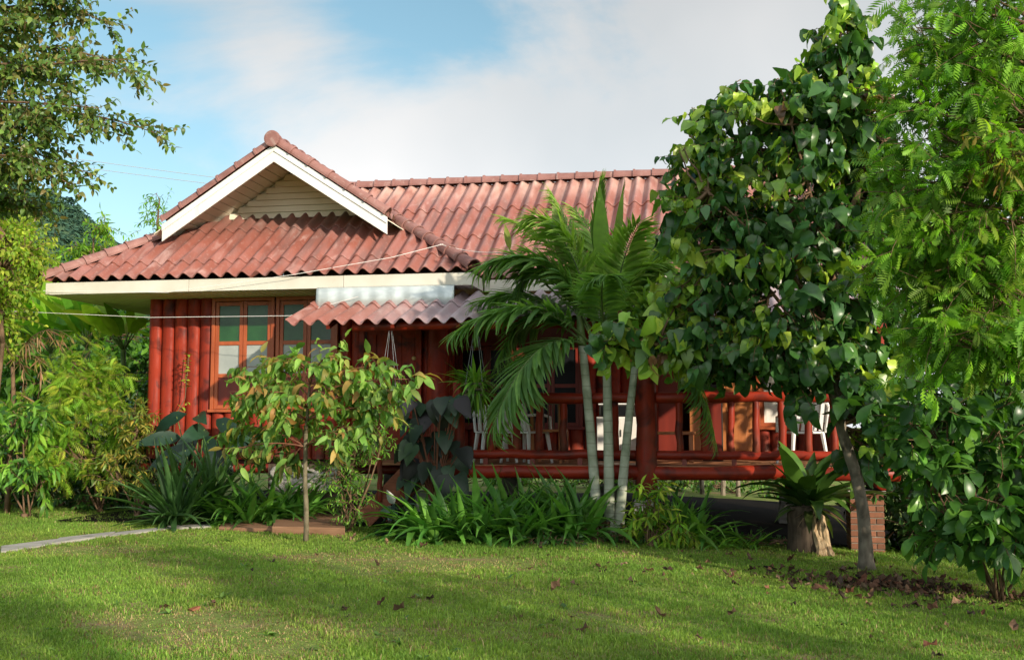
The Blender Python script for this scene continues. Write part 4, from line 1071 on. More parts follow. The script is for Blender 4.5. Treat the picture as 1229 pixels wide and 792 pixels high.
for k, (a, c_, e) in enumerate(tips):
    yy = rng.uniform(-0.7, 0.7)
    P = bez(at(*a, 10.0), at(*c_, 10.0 + yy * 0.6), at(*e, 10.0 + yy), 14)
    tube(Sm, P, np.linspace(0.028, 0.004, 14), 5, jit=0.04)
    for j in range(4, 14):
        nb = 7 if j < 11 else 3
        for _ in range(nb):
            d = nrm(P[min(j + 1, 13)] - P[j - 1]) * 0.7 + rng.normal(0, 0.55, 3) * [1, 1, 0.8] + np.array([0, 0, -0.1])
            sprig(Lm, Sm, P[j], d, rng.uniform(0.22, 0.42), 11, T_OV, 0.088, cd, 0.2, 0.3, 0.9, 0.0035, 0.7)
cb = at(-130, 60, 10.0)
crown(Lm, Sm, [(cb + [-0.7, 0.2, 0.2], (0.9, 0.9, 0.9), 1), (cb + [-0.3, 0.9, 0.7], (0.8, 0.8, 0.8), 1), (cb + [-0.4, -0.8, 0.6], (0.8, 0.7, 0.8), 1), (cb + [-0.2, 0.2, 1.5], (0.9, 0.9, 0.8), 1)], 190, 0.4, 11, T_OV, 0.088, cd, tp[4:], hang=0.2, grav=0.3, rt=0.0035, roll=0.7, limb=0.02, limb_frac=0.4)
Tm.build('trunk', M['bark'], t_, True); Sm.build('branch', M['twig'], t_, True); Lm.build('crown', M['leaf'], t_)

# --- sunlit plants at the left, from far to near
def bgtree(px, py, Y, r, n, label, cols, size=0.16, name='garden_tree', tm=T_OV, group=None, lobes=None, leafm='leaf_thin', slen=0.6, nl=12):
    c_ = at(px, py, Y); base = gp(c_)
    if lobes is None:
        lobes = [(c_ + rng.normal(0, 0.45, 3) * r, np.array(r) * rng.uniform(0.5, 0.75), 1) for _ in range(6)]
    t2 = thing(name, base, label, 'tree', group)
    Tm, Lm, Sm = MB(), MB(), MB()
    tp_ = branchy(Tm, base, c_ + [0, 0, r[2] * 0.5], 0.055, 0.02, 0.25, 9, 8)
    crown(Lm, Sm, lobes, n, slen, nl, tm, size, cols, tp_[3:], limb=0.03, limb_frac=0.3)
    Tm.build('trunk', M['twig'], t2, True); Sm.build('branch', M['twig'], t2, True); Lm.build('crown', M[leafm], t2)
    return t2
bgtree(0, 330, 18.5, (0.5, 0.9, 1.3), 430, 'yellow green sunlit tree at the left edge below the overhanging branches', C_YEL + [(0.16, 0.28, 0.03)], 0.115, lobes=[(at(x_, y_, 18.5 + dy), (rx, 0.6, rz), 1) for x_, y_, rx, rz, dy in ((0, 260, .5, .5, 0), (25, 290, .55, .5, .2), (-5, 330, .6, .5, -.2), (30, 345, .55, .45, 0), (15, 390, .6, .5, .1), (-30, 300, .5, .6, 0), (60, 330, .3, .25, .1))])
bgtree(0, 330, 14.6, (0.5, 0.9, 1.3), 300, 'yellow green sunlit young tree standing closest at the left edge under the overhanging branches', C_YEL + C_BRIGHT[1:2], 0.10, lobes=[(at(x_, y_, 14.6 + dy), (rx, 0.4, rz), 1) for x_, y_, rx, rz, dy in ((-25, 250, .33, .35, 0), (2, 285, .34, .35, .2), (-20, 320, .36, .4, -.2), (8, 335, .30, .32, 0), (-5, 375, .34, .33, .1), (30, 300, .13, .16, .1), (-32, 420, .3, .4, 0))])
bgtree(112, 290, 23, (0.4, 0.5, 0.4), 60, 'small bright tufted tree rising beside the left roof hip in front of the hill', C_BRIGHT + C_YEL[:2], 0.20, tm=T_LANCE, lobes=[(at(128, 272, 23), (.32, .4, .16), 1), (at(95, 300, 23), (.5, .4, .22), 1.2), (at(60, 318, 23), (.5, .4, .25), 1), (at(125, 300, 23), (.35, .4, .2), .6)])
bgtree(190, 262, 27, (0.6, 0.6, 0.6), 26, 'slender feathery tree top just above the left roof slope', C_BRIGHT, 0.18, tm=T_LANCE)
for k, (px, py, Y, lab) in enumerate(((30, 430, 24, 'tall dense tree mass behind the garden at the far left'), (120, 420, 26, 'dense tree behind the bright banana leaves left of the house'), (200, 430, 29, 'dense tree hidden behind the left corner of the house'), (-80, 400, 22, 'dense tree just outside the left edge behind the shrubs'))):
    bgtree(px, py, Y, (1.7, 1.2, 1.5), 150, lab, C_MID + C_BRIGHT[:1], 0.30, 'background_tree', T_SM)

def banana(px, py, Y, n, L_, label, cols, elr=(35, 85)):
    top_ = at(px, py, Y); base = gp(top_)
    t2 = thing('banana_plant', base, label, 'plant', None)
    Sm, Lm = MB(), MB()
    branchy(Sm, base, top_, 0.07, 0.045, 0.06, 6, 8)
    a = rng.random(n) * 6.28; e = np.radians(rng.uniform(*elr, n))
    D = np.stack([np.cos(a) * np.cos(e), np.sin(a) * np.cos(e), np.sin(e)], -1)
    for i in range(n): tube(Sm, bez(top_, top_ + D[i] * 0.2, top_ + D[i] * 0.32, 4), [0.025, 0.018, 0.014, 0.01], 5)
    put(Lm, T_PADDLE, top_ + D * 0.3, D + [0, 0, -0.05], L_ * rng.uniform(0.7, 1.1, n), pal(cols, n), roll=0.2)
    Sm.build('stem', M['green_stem'], t2, True); Lm.build('leaves', M['leaf_thin'], t2)
banana(62, 425, 18.0, 11, 1.45, 'broad leaved banana plant under the left eave, leftmost of three', C_BRIGHT)
banana(105, 418, 17.6, 13, 1.3, 'broad leaved banana plant under the left eave, middle of three', C_BRIGHT + C_YEL[:1])
banana(148, 420, 17.2, 13, 1.0, 'broad leaved banana plant touching the left log wall, rightmost of three', C_BRIGHT + C_YEL * 2)

# withering frond plant
top_ = at(15, 440, 15.6); base = gp(top_)
t2 = thing('palm_plant', base, 'withering plant with drooping brown fronds at the left edge', 'plant')
Lm, Sm = MB(), MB()
branchy(Sm, base, top_, 0.05, 0.03)
for (ex, ey, cx_, cy_) in ((85, 405, 45, 375), (45, 480, 60, 400), (75, 410, 30, 395), (20, 500, 40, 420), (-20, 420, 0, 380), (60, 395, 30, 400)):
    P = bez(top_, at(cx_, cy_, 15.5), at(ex, ey, 15.3), 12); tube(Sm, P, np.linspace(0.012, 0.004, 12), 4)
    n = 24; k = rng.integers(2, 12, n); d = rng.normal(0, 0.5, (n, 3)) * [1, 1, 0.5] + [0.5, -0.2, -0.5]
    put(Lm, T_SWORD, P[k], d, 0.30 * rng.uniform(0.6, 1.2, n), pal([(0.30, 0.17, 0.09), (0.38, 0.26, 0.15), (0.22, 0.22, 0.05), (0.22, 0.10, 0.06)], n))
Sm.build('stem', M['twig'], t2, True); Lm.build('fronds', M['leaf'], t2)

# pinnate sunlit shrubs, dark understorey
b_ = gp(at(120, 600, 16.0))
bush('pinnate_shrub', 'bright yellow green feathery shrub left of the log wall', 'shrub', b_, [(at(105, 462, 16.0), (0.5, 0.5, 0.32), 1), (at(90, 480, 15.8), (0.5, 0.5, 0.35), 1), (at(150, 500, 15.9), (0.5, 0.5, 0.4), 1), (at(85, 540, 15.6), (0.6, 0.5, 0.4), 1.2), (at(95, 440, 16.2), (0.36, 0.4, 0.28), 0.7), (at(60, 500, 16.0), (0.45, 0.4, 0.4), 0.8)],
     150, 0.45, 9, T_PIN, 0.24, C_YEL + C_BRIGHT[:2], 'leaf_thin', spread=0.9, hang=0.25)
b_ = gp(at(30, 600, 15.0))
bush('cassava_shrub', 'long leaved green shrub at the left edge beside the path', 'shrub', b_, [(at(20, 545, 15.0), (0.5, 0.5, 0.4), 1), (at(30, 500, 15.0), (0.5, 0.5, 0.3), 1), (at(-20, 520, 15.0), (0.5, 0.5, 0.5), 1), (at(45, 575, 14.9), (0.35, 0.4, 0.25), 0.7)],
     62, 0.4, 11, T_LANCE, 0.26, C_BRIGHT + C_MID, 'leaf', hang=0.45)
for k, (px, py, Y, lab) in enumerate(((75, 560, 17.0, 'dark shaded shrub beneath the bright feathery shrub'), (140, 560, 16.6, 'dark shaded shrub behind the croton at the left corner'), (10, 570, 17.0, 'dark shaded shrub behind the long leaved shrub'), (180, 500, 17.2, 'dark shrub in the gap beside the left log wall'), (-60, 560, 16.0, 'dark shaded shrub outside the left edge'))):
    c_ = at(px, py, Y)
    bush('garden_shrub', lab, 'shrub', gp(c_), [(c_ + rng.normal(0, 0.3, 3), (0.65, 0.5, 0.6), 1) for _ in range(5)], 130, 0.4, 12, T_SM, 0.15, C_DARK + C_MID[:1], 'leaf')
b_ = gp(at(165, 605, 15.3))
bush('croton', 'yellow and bronze croton bush at the left corner of the house', 'shrub', b_, [(at(165, 520, 15.4), (0.36, 0.36, 0.28), 1.2), (at(140, 565, 15.3), (0.4, 0.36, 0.35), 1), (at(185, 560, 15.3), (0.35, 0.36, 0.35), 1), (at(160, 498, 15.4), (0.25, 0.25, 0.15), 0.6)],
     95, 0.26, 15, T_LANCE, 0.13, [(0.30, 0.27, 0.04), (0.16, 0.22, 0.03), (0.08, 0.17, 0.025), (0.40, 0.30, 0.05), (0.07, 0.14, 0.025)], 'leaf', hang=0.35)
# big dark leaves
base = gp(at(235, 600, 15.3))
t2 = thing('philodendron', base, 'plant with large dark blue green leaves under the left window', 'plant')
Lm, Sm = MB(), MB()
for (ex, ey) in ((268, 508), (212, 500), (238, 498), (278, 530), (205, 525), (250, 530), (230, 520), (285, 515), (222, 540), (262, 545), (245, 515)):
    e = at(ex, ey, 15.3 + rng.uniform(-0.25, 0.3)); P = bez(base, (base + e) / 2 + [0, 0, 0.25], e, 8); tube(Sm, P, np.linspace(0.014, 0.008, 8), 5)
    d = np.array([(ex - 232) / 30, -0.45, -0.25]) + rng.normal(0, 0.25, 3)
    put(Lm, [leaf_t(9, 0.36, 'ovate', 0.6, 0.2, wav=0.06), leaf_t(9, 0.36, 'ovate', 1.2, 0.2, wav=0.06)], [e - nrm(d) * 0.15], d, rng.uniform(0.55, 0.8), pal([(0.012, 0.042, 0.024), (0.022, 0.06, 0.032)], 1), up=[0.3, -1, 0.7], roll=0.2)
Sm.build('stem', M['green_stem'], t2, True); Lm.build('leaves', M['leaf'], t2)
# climbing vine on wall
P = [at(210, 500, 15.75), at(222, 478, 15.78), at(224, 455, 15.8), at(227, 425, 15.8)]
t2 = thing('climbing_vine', gp(P[0]), 'thin vine with small yellow leaves climbing the log wall', 'vine')
Lm, Sm = MB(), MB(); P = np.array([gp(P[0]) + [0, 0, 0.0]] + P)
tube(Sm, P, 0.008, 5); sprig(Lm, Sm, P[1], P[2] - P[1], 0.3, 8, T_SM, 0.08, C_YEL, 0.3)
sprig(Lm, Sm, P[2], P[4] - P[2], 0.7, 34, T_SM, 0.085, C_YEL + C_MID[:1], 0.4, 0.0)
Sm.build('stem', M['twig'], t2, True); Lm.build('foliage', M['leaf'], t2)

# yucca and strap-leaved clumps
def clump(name, label, cat, spots, n, L_, tm, cols, el, leafm='leaf_gloss', group=None):
    t2 = thing(name, spots[0], label, cat, group); Lm = MB()
    for s in spots: rosette(Lm, np.asarray(s) - [0, 0, 0.02], n, L_ * rng.uniform(0.85, 1.1), tm, cols, el)
    Lm.build('leaves', M[leafm], t2)
    return t2
C_YUC = [(0.04, 0.10, 0.03), (0.065, 0.15, 0.04), (0.10, 0.21, 0.07), (0.03, 0.08, 0.025)]
clump('yucca', 'spiky yucca with sword leaves beside the end of the pale path', 'plant', [G(212, 631), G(205, 632) + [0, 0, 0.15], G(220, 631) + [0, 0, 0.1]], 44, 1.05, T_SWORD, C_YUC, (-5, 80))
clump('yucca', 'upright sword leaved clump between the croton and the left window', 'plant', [G(245, 628) + [0, 0.2, 0.1], G(250, 628) + [0, 0.1, 0.3]], 34, 1.1, T_SWORD, C_YUC, (25, 88))
C_LILY = [(0.07, 0.21, 0.034), (0.12, 0.30, 0.045), (0.17, 0.37, 0.06), (0.05, 0.14, 0.028)]
clump('lily_clump', 'dark strap leaved lilies below the left window behind the brown slab', 'plant', [G(x_, y_) + [0, rng.uniform(0, 0.3), 0] for x_, y_ in ((275, 632), (295, 632), (315, 632), (335, 631), (285, 628), (325, 627), (350, 630), (305, 626), (262, 630), (345, 627), (320, 629))], 30, 0.95, T_STRAPW, C_LILY, (25, 80))
clump('lily_clump', 'strap leaved lilies along the porch, from the stair to the middle of the railing', 'plant', [G(x_, y_) + [0, rng.uniform(0.0, 0.25), 0] for x_, y_ in ((500, 648), (520, 651), (540, 651), (558, 650), (575, 652), (510, 644), (530, 644), (550, 643), (570, 644), (590, 650))], 30, 0.95, T_STRAPW, C_LILY, (25, 85))
clump('lily_clump', 'strap leaved lilies along the porch, just left of the palm trunks', 'plant', [G(x_, y_) + [0, rng.uniform(0.0, 0.25), 0] for x_, y_ in ((605, 651), (622, 652), (640, 651), (655, 652), (672, 650), (690, 650), (615, 644), (635, 643), (660, 643), (682, 644), (700, 647))], 30, 0.98, T_STRAPW, C_LILY, (25, 85))
clump('lily_clump', 'strap leaved clump right of the palm trunks under the thick post', 'plant', [G(x_, y_) + [0, rng.uniform(0.0, 0.2), 0] for x_, y_ in ((800, 652), (820, 654), (835, 652), (812, 648), (842, 655))], 26, 0.85, T_STRAPW, C_LILY, (25, 85))
clump('lily_clump', 'small bright strap leaved tufts at the edge of the dark gap under the porch', 'plant', [G(x_, y_) for x_, y_ in ((858, 659), (872, 658), (890, 658), (900, 659))], 20, 0.42, T_STRAP, C_LILY + C_BRIGHT, (15, 75))
b_ = G(782, 655)
bush('variegated_shrub', 'low bright leafy shrub at the right foot of the palm', 'shrub', b_, [(b_ + [0, 0.1, 0.25], (0.28, 0.2, 0.22), 1), (b_ + [0.25, 0, 0.2], (0.25, 0.2, 0.2), 1), (b_ + [-0.02, 0.1, 0.5], (0.2, 0.15, 0.25), 0.7)], 75, 0.28, 10, T_LANCE, 0.15, C_BRIGHT + C_YEL, 'leaf_thin', hang=0.5)
# ground ferns at the foot of the beds
for (px, py, lab) in ((720, 650, 'low dark ground plant hugging the foot of the palm trunks'), (650, 655, 'low dark ground plant at the lawn edge below the lilies'), (915, 655, 'low ground plant in the dark gap beside the stump')):
    b_ = G(px, py)
    bush('ground_plant', lab, 'plant', b_, [(b_ + [dx, 0.05, 0.07], (0.22, 0.15, 0.07), 1) for dx in (-0.3, 0, 0.3)], 40, 0.16, 8, T_SM, 0.07, C_DARK + C_MID, 'leaf')

# sapling in front of the windows
base = G(367, 650)
t2 = thing('sapling_tree', base, 'thin stemmed young tree with hanging pale green and bronze leaves before the windows', 'tree')
Tm, Sm, Lm = MB(), MB(), MB()
Ys = base[1]
tp = branchy(Tm, base, at(367, 520, Ys), 0.034, 0.024, 0.05, 9, 8)
tp2 = branchy(Tm, at(367, 520, Ys), at(375, 450, Ys), 0.024, 0.010, 0.05, 6, 7)
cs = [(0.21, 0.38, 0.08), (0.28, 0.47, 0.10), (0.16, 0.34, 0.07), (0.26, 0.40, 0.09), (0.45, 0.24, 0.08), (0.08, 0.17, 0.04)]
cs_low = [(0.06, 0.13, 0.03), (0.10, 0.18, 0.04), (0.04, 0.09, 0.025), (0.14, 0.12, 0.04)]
ends = [(275, 470), (300, 440), (330, 450), (360, 440), (400, 425), (430, 445), (455, 440), (490, 455), (470, 470), (285, 510), (330, 520), (420, 480), (440, 520), (405, 520), (300, 490), (345, 480), (385, 470), (280, 540), (360, 510), (410, 455), (320, 545), (350, 555), (430, 490), (300, 515), (380, 500), (340, 500), (455, 490), (318, 470), (380, 440), (445, 465), (340, 430)]
for k, (ex, ey) in enumerate(ends):
    s0 = tp2[min(5, max(0, int((520 - ey) / 18)))] if ey < 505 else tp[-2]
    e = at(ex, ey, Ys + rng.uniform(-0.5, 0.5)); P = bez(s0, (s0 + e) / 2 + [0, 0, 0.12], e, 8); tube(Sm, P, np.linspace(0.012, 0.004, 8), 5)
    for j in (3, 4, 5, 6, 6, 7, 7):
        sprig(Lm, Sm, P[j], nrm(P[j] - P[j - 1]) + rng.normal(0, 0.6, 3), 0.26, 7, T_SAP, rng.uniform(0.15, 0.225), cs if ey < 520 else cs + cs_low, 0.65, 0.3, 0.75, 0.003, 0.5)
Tm.build('trunk', M['bark_dark'], t2, True); Sm.build('branch', M['red_stem'], t2, True); Lm.build('crown', M['leaf_thin'], t2)

# fine leaved green shrub behind it
b_ = G(420, 640)
bush('fine_leaf_shrub', 'fresh green fine leaved shrub between the sapling and the stair', 'shrub', b_, [(at(420, 530, b_[1]), (0.34, 0.3, 0.28), 1), (at(405, 560, b_[1]), (0.3, 0.3, 0.3), 1), (at(450, 520, b_[1]), (0.3, 0.3, 0.3), 0.9), (at(420, 600, b_[1]), (0.22, 0.25, 0.3), 0.8), (at(465, 495, b_[1]), (0.2, 0.2, 0.2), 0.5)],
     170, 0.26, 14, T_LANCE, 0.085, C_MID[1:] + C_BRIGHT, 'leaf', hang=0.1)
# purple elephant ear in a pale pot
base = gp(at(522, 590, 13.95))
t2 = thing('elephant_ear', base + [0, 0, 0.3], 'plant with large dusky purple heart leaves at the left end of the railing', 'plant')
Lm, Sm = MB(), MB()
c_tr = [(0.014, 0.024, 0.018), (0.026, 0.042, 0.03), (0.022, 0.018, 0.024), (0.045, 0.09, 0.05), (0.03, 0.055, 0.035)]
for k in range(52):
    ex, ey = rng.uniform(484, 556), rng.uniform(475, 580); e = at(ex, ey, 13.95 + rng.uniform(-0.35, 0.25))
    P = bez(base + [0, 0, 0.3], (base + e) / 2 + [0, 0, 0.35], e, 8); tube(Sm, P, np.linspace(0.010, 0.005, 8), 5)
    d = np.array([(ex - 520) / 60, -0.55 + rng.normal(0, 0.3), -0.75]); d = nrm(d)
    put(Lm, T_TARO, [e + [0, 0, 0.06]], d, rng.uniform(0.26, 0.36), pal(c_tr, 1), up=[0, -1, 0.6], roll=0.25)
Sm.build('stem', M['red_stem'], t2, True); Lm.build('leaves', M['leaf'], t2)
pot = thing('plant_pot', base, 'pale stone pot under the dusky purple heart leaved plant', 'pot')
mb = MB(); tube(mb, [base + [0, 0, z_] for z_ in (0, 0.02, 0.15, 0.30, 0.33, 0.36)], [0.13, 0.15, 0.19, 0.22, 0.24, 0.24], 20, caps=True); mb.build('pot_body', M['stone'], pot, True)
mb = MB(); tube(mb, [base + [0, 0, 0.355], base + [0, 0, 0.372]], [0.21, 0.2], 16); mb.build('soil', M['dark'], pot)
b_ = G(474, 643)
bush('dark_shrub', 'low plant with large dark leaves at the foot of the stair', 'plant', b_, [(b_ + [0, 0, 0.2], (0.22, 0.2, 0.18), 1), (b_ + [0.15, 0, 0.3], (0.18, 0.2, 0.15), 0.7)], 18, 0.2, 7, T_OV, 0.19, [(0.012, 0.03, 0.022), (0.025, 0.05, 0.035)], 'leaf_gloss', hang=0.6)

# stone rubble and brown slabs under the windows
sw = MB()
for k in range(170):
    px, py = rng.uniform(326, 408), rng.uniform(562, 588)
    p = at(px, py, 15.2); r_ = rng.uniform(0.035, 0.07)
    bmx = bmesh.new(); bmesh.ops.create_icosphere(bmx, subdivisions=2, radius=1.0)
    V = np.array([v.co[:] for v in bmx.verts]) * r_ * np.array([1.2, 0.9, 0.75]) * rng.uniform(0.85, 1.15, 3)
    V = V * (1 + rng.normal(0, 0.04, (len(V), 1)))
    sw.add(V + p, [tuple(v.index for v in f.verts) for f in bmx.faces]); bmx.free()
wl = thing('stone_wall', gp(at(367, 600, 15.3)), 'low wall of pale rounded stones behind the young tree', 'wall')
sw.build('stones', M['stone'], wl, True)
mb = MB(); a, b2 = at(324, 592, 15.28), at(410, 557, 15.28); box(mb, (a[0], 15.2, a[2] - 0.06), (b2[0], 15.5, b2[2])); mb.build('core', M['stump'], wl)
mb = MB(); box(mb, (a[0], 15.22, 0), (a[0] + 0.22, 15.48, a[2] - 0.062)); box(mb, (b2[0] - 0.2, 15.22, 0), (b2[0], 15.48, a[2] - 0.062)); mb.build('leg', M['stump'], wl)
for (x0, x1, y0, y1, h, lab) in ((262, 330, 637, 628, 0.05, 'thin brown timber plank lying in line with the pale path'), (326, 414, 641, 622, 0.10, 'thick brown timber slab lying before the dark opening under the house')):
    A0, A1, B0, B1 = G(x0, y0), G(x1, y0 + 2), G(x0 + 8, y1), G(x1, y1)
    mb = MB(); hexa(mb, [A0 - [0, 0, .03], A1 - [0, 0, .03], B1 - [0, 0, .03], B0 - [0, 0, .03], A0 + [0, 0, h], A1 + [0, 0, h], B1 + [0, 0, h], B0 + [0, 0, h]])
    tag(mb.build('timber_slab', M['slab_wood'], bevel=0.012), lab, 'slab')

# --- areca palm clump
base = G(730, 643)
PYp = base[1]
palm = thing('areca_palm', base, 'multi stemmed palm with three pale ringed trunks before the porch railing', 'palm')
m, t, b = mat('palm_trunk', 0.7, 0.2)
tcn = t.nodes.new('ShaderNodeTexCoord'); wv = t.nodes.new('ShaderNodeTexWave'); wv.bands_direction = 'Z'; wv.inputs['Scale'].default_value = 2.2; wv.inputs['Distortion'].default_value = 1.2; wv.inputs['Detail'].default_value = 2
t.links.new(tcn.outputs['Object'], wv.inputs['Vector'])
c = ramp(t, noise(t, 4, 7, dist=0.5), [(0.3, (0.18, 0.22, 0.15)), (0.5, (0.34, 0.37, 0.28)), (0.7, (0.50, 0.52, 0.43))])
c = mixc(t, ramp(t, wv.outputs['Fac'], [(0.0, (0.45, 0.45, 0.45)), (0.05, (0, 0, 0))]), c, (0.14, 0.14, 0.10))
t.links.new(c, b.inputs['Base Color']); bump(t, b, noise(t, 25, 6), 0.3, 0.006); M['palm_trunk'] = m
tops = []
for (bx_, by_, tx, ty, r0, r1) in ((718, 641, 699, 415, 0.068, 0.05), (732, 643, 728, 425, 0.071, 0.051), (742, 641, 762, 440, 0.066, 0.044)):
    a = gp(at(bx_, by_, PYp)); e = at(tx, ty, PYp); P = bez(a, (a + e) / 2 + (np.array([(tx - bx_) * -0.0012, 0, 0])), e, 22)
    rad = np.linspace(r0, r1, 22); rad[0] *= 1.35; rad[1] *= 1.15; rad[1::3] *= 1.035
    mb = MB(); tube(mb, P, rad, 14, jit=0.01); mb.build('trunk', M['palm_trunk'], palm, True)
    d = nrm(P[-1] - P[-3]); mb = MB(); tube(mb, [P[-1], P[-1] + d * 0.03, P[-1] + d * 0.25, P[-1] + d * 0.5], [r1 * 1.0, r1 * 1.15, r1 * 0.95, r1 * 0.5], 12); mb.build('crownshaft', M['green_stem'], palm, True)
    tops.append(P[-1] + d * 0.45)
mb = MB()
for k in range(26):
    a = rng.random() * 6.28; p0 = base + [rng.uniform(-0.16, 0.16), rng.uniform(-0.12, 0.1), 0.18]; tube(mb, bez(p0, p0 + [math.cos(a) * 0.1, math.sin(a) * 0.1, -0.05], p0 + [math.cos(a) * 0.17, math.sin(a) * 0.17, -0.2], 5), [0.02, 0.018, 0.016, 0.014, 0.01], 5)
mb.build('root_flare', M['twig'], palm, True)
T_PL = [leaf_t(5, 0.10, 'lance', dr, 0.35) for dr in (0.3, 0.8, 1.4)]
T_PL_S = [leaf_t(4, 0.085, 'lance', dr, 0.35) for dr in (0.05, 0.2)]
def frond(s, c_, e, ll, cols, n=80, up=0.6, droop=0.22, tight=0.0, tm=T_PL, start=0.16):
    P = bez(s, c_, e, 40); mbr = MB(); tube(mbr, P, np.linspace(0.016, 0.004, 40), 6)
    fr = mbr.build('frond', M['green_stem'], palm, True)
    Lm = MB(); T = nrm(np.gradient(P, axis=0))
    side = nrm(np.cross(T, [0, 0, 1.0]) + 1e-4); nu_ = np.cross(side, T)
    tt = np.linspace(start, 1.0, n); k = np.minimum((tt * 39).astype(int), 39)
    for sg in (-1, 1):
        fw = 0.55 + 0.9 * tt[:, None] ** 2 + tight
        D = T[k] * fw + sg * side[k] * (1 - tight * 0.45) + nu_[k] * up * (1 - tt[:, None] * 0.6) + np.array([0, 0, -droop]) + rng.normal(0, 0.06, (n, 3))
        sz = ll * (0.55 + 0.6 * np.sin(np.pi * np.clip((tt - start) / (1 - start) * 0.8 + 0.15, 0, 1))) * rng.uniform(0.9, 1.08, n)
        put(Lm, tm, P[k], D, sz, pal(cols, n, 0.12), up=nu_[k], roll=0.12)
    Lm.build('leaflets', M['leaf_thin'], fr)
CF = [(0.14, 0.28, 0.07), (0.19, 0.34, 0.09), (0.15, 0.29, 0.11)]
CFL = [(0.24, 0.40, 0.07), (0.19, 0.35, 0.06), (0.30, 0.42, 0.11)]
A_ = lambda x_, y_, dy=0.0: at(x_, y_, PYp + dy)
frond(A_(712, 408), A_(668, 285, -0.1), A_(583, 318, -0.25), 0.60, CF, 76)
frond(A_(708, 412), A_(640, 340, -0.4), A_(548, 398, -0.6), 0.60, CF, 76)
frond(A_(706, 416), A_(640, 380, -0.6), A_(592, 512, -0.85), 0.66, CF, 80, up=0.35)
frond(A_(715, 400), A_(690, 290, 0.4), A_(606, 262, 0.6), 0.42, CFL)
frond(A_(722, 400), A_(700, 300, 0.3), A_(662, 232, 0.3), 0.36, CFL, up=0.3)
frond(A_(728, 405), A_(735, 300, 0.5), A_(690, 252, 0.8), 0.40, CFL)
frond(A_(735, 410), A_(770, 290, 0.1), A_(812, 330, 0.0), 0.42, CFL)
frond(A_(745, 415), A_(790, 330, -0.2), A_(828, 400, -0.4), 0.47, CF)
frond(A_(750, 420), A_(790, 280, 0.3), A_(800, 285, 0.9), 0.42, CFL)
frond(A_(735, 405), A_(740, 310, -0.3), A_(768, 268, -0.6), 0.40, CFL)
frond(A_(760, 425), A_(830, 400, 0.1), A_(858, 530, 0.15), 0.42, CF, up=0.2)
frond(A_(700, 410), A_(650, 330, 0.5), A_(572, 365, 0.6), 0.47, CF)
frond(A_(728, 410), A_(715, 330, -0.8), A_(730, 330, -1.3), 0.40, CF)
frond(A_(755, 425), A_(800, 360, 0.6), A_(850, 390, 0.9), 0.47, CF)
frond(A_(720, 405), A_(690, 330, 0.1), A_(632, 300, 0.15), 0.42, CFL)
frond(A_(745, 418), A_(765, 330, 0.5), A_(790, 300, 0.4), 0.40, CF)
frond(A_(724, 400), A_(760, 320, 0.6), A_(700, 285, 1.0), 0.5, CFL)
frond(A_(710, 405), A_(650, 290, 0.3), A_(625, 345, 0.2), 0.5, CF)
frond(A_(715, 405), A_(690, 270, -0.2), A_(640, 262, -0.3), 0.5, CFL)
frond(A_(755, 420), A_(800, 330, -0.4), A_(838, 345, -0.6), 0.5, CFL)
frond(A_(700, 412), A_(640, 350, 0.3), A_(600, 430, 0.2), 0.5, CF)
# upright young spear fronds, leaflets still together
CSP = [(0.15, 0.27, 0.03), (0.12, 0.24, 0.03)]
frond(A_(722, 390), A_(714, 300, -0.1), A_(722, 226, -0.12), 0.42, CSP, 60, up=0.1, droop=-0.15, tight=1.35, tm=T_PL_S, start=0.3)
frond(A_(732, 395), A_(736, 310, 0.0), A_(748, 228, 0.05), 0.30, CSP, 40, up=0.1, droop=-0.15, tight=2.4, tm=T_PL_S, start=0.35)
frond(A_(715, 395), A_(700, 320, 0.2), A_(664, 250, 0.2), 0.30, [(0.28, 0.30, 0.12), (0.2, 0.25, 0.08)], 40, up=0.1, droop=-0.1, tight=1.6, tm=T_PL_S, start=0.45)

# young undivided blades standing upright
for (sx_, sy_, ex_, ey_, dy, wdt, cc_) in ((722, 335, 721, 220, -0.35, 0.17, (0.15, 0.29, 0.03)), (736, 320, 749, 222, -0.1, 0.10, (0.17, 0.27, 0.04)), (675, 320, 664, 238, 0.1, 0.17, (0.24, 0.30, 0.09)), (612, 300, 606, 268, 0.3, 0.25, (0.22, 0.27, 0.05))):
    a, e = A_(sx_, sy_, dy), A_(ex_, ey_, dy)
    Lm = MB(); put(Lm, [leaf_t(9, wdt, 'lance', 0.12, 0.16, wav=0.05)], [a], e - a, np.linalg.norm(e - a), [cc_], up=[0.25, -1, 0.15], roll=0.02)
    mb = MB(); tube(mb, bez(A_(722, 405), (A_(722, 405) + a) / 2, a, 6), 0.014, 6); q_ = mb.build('frond', M['green_stem'], palm, True)
    Lm.build('leaflets', M['leaf_thin'], q_, True)
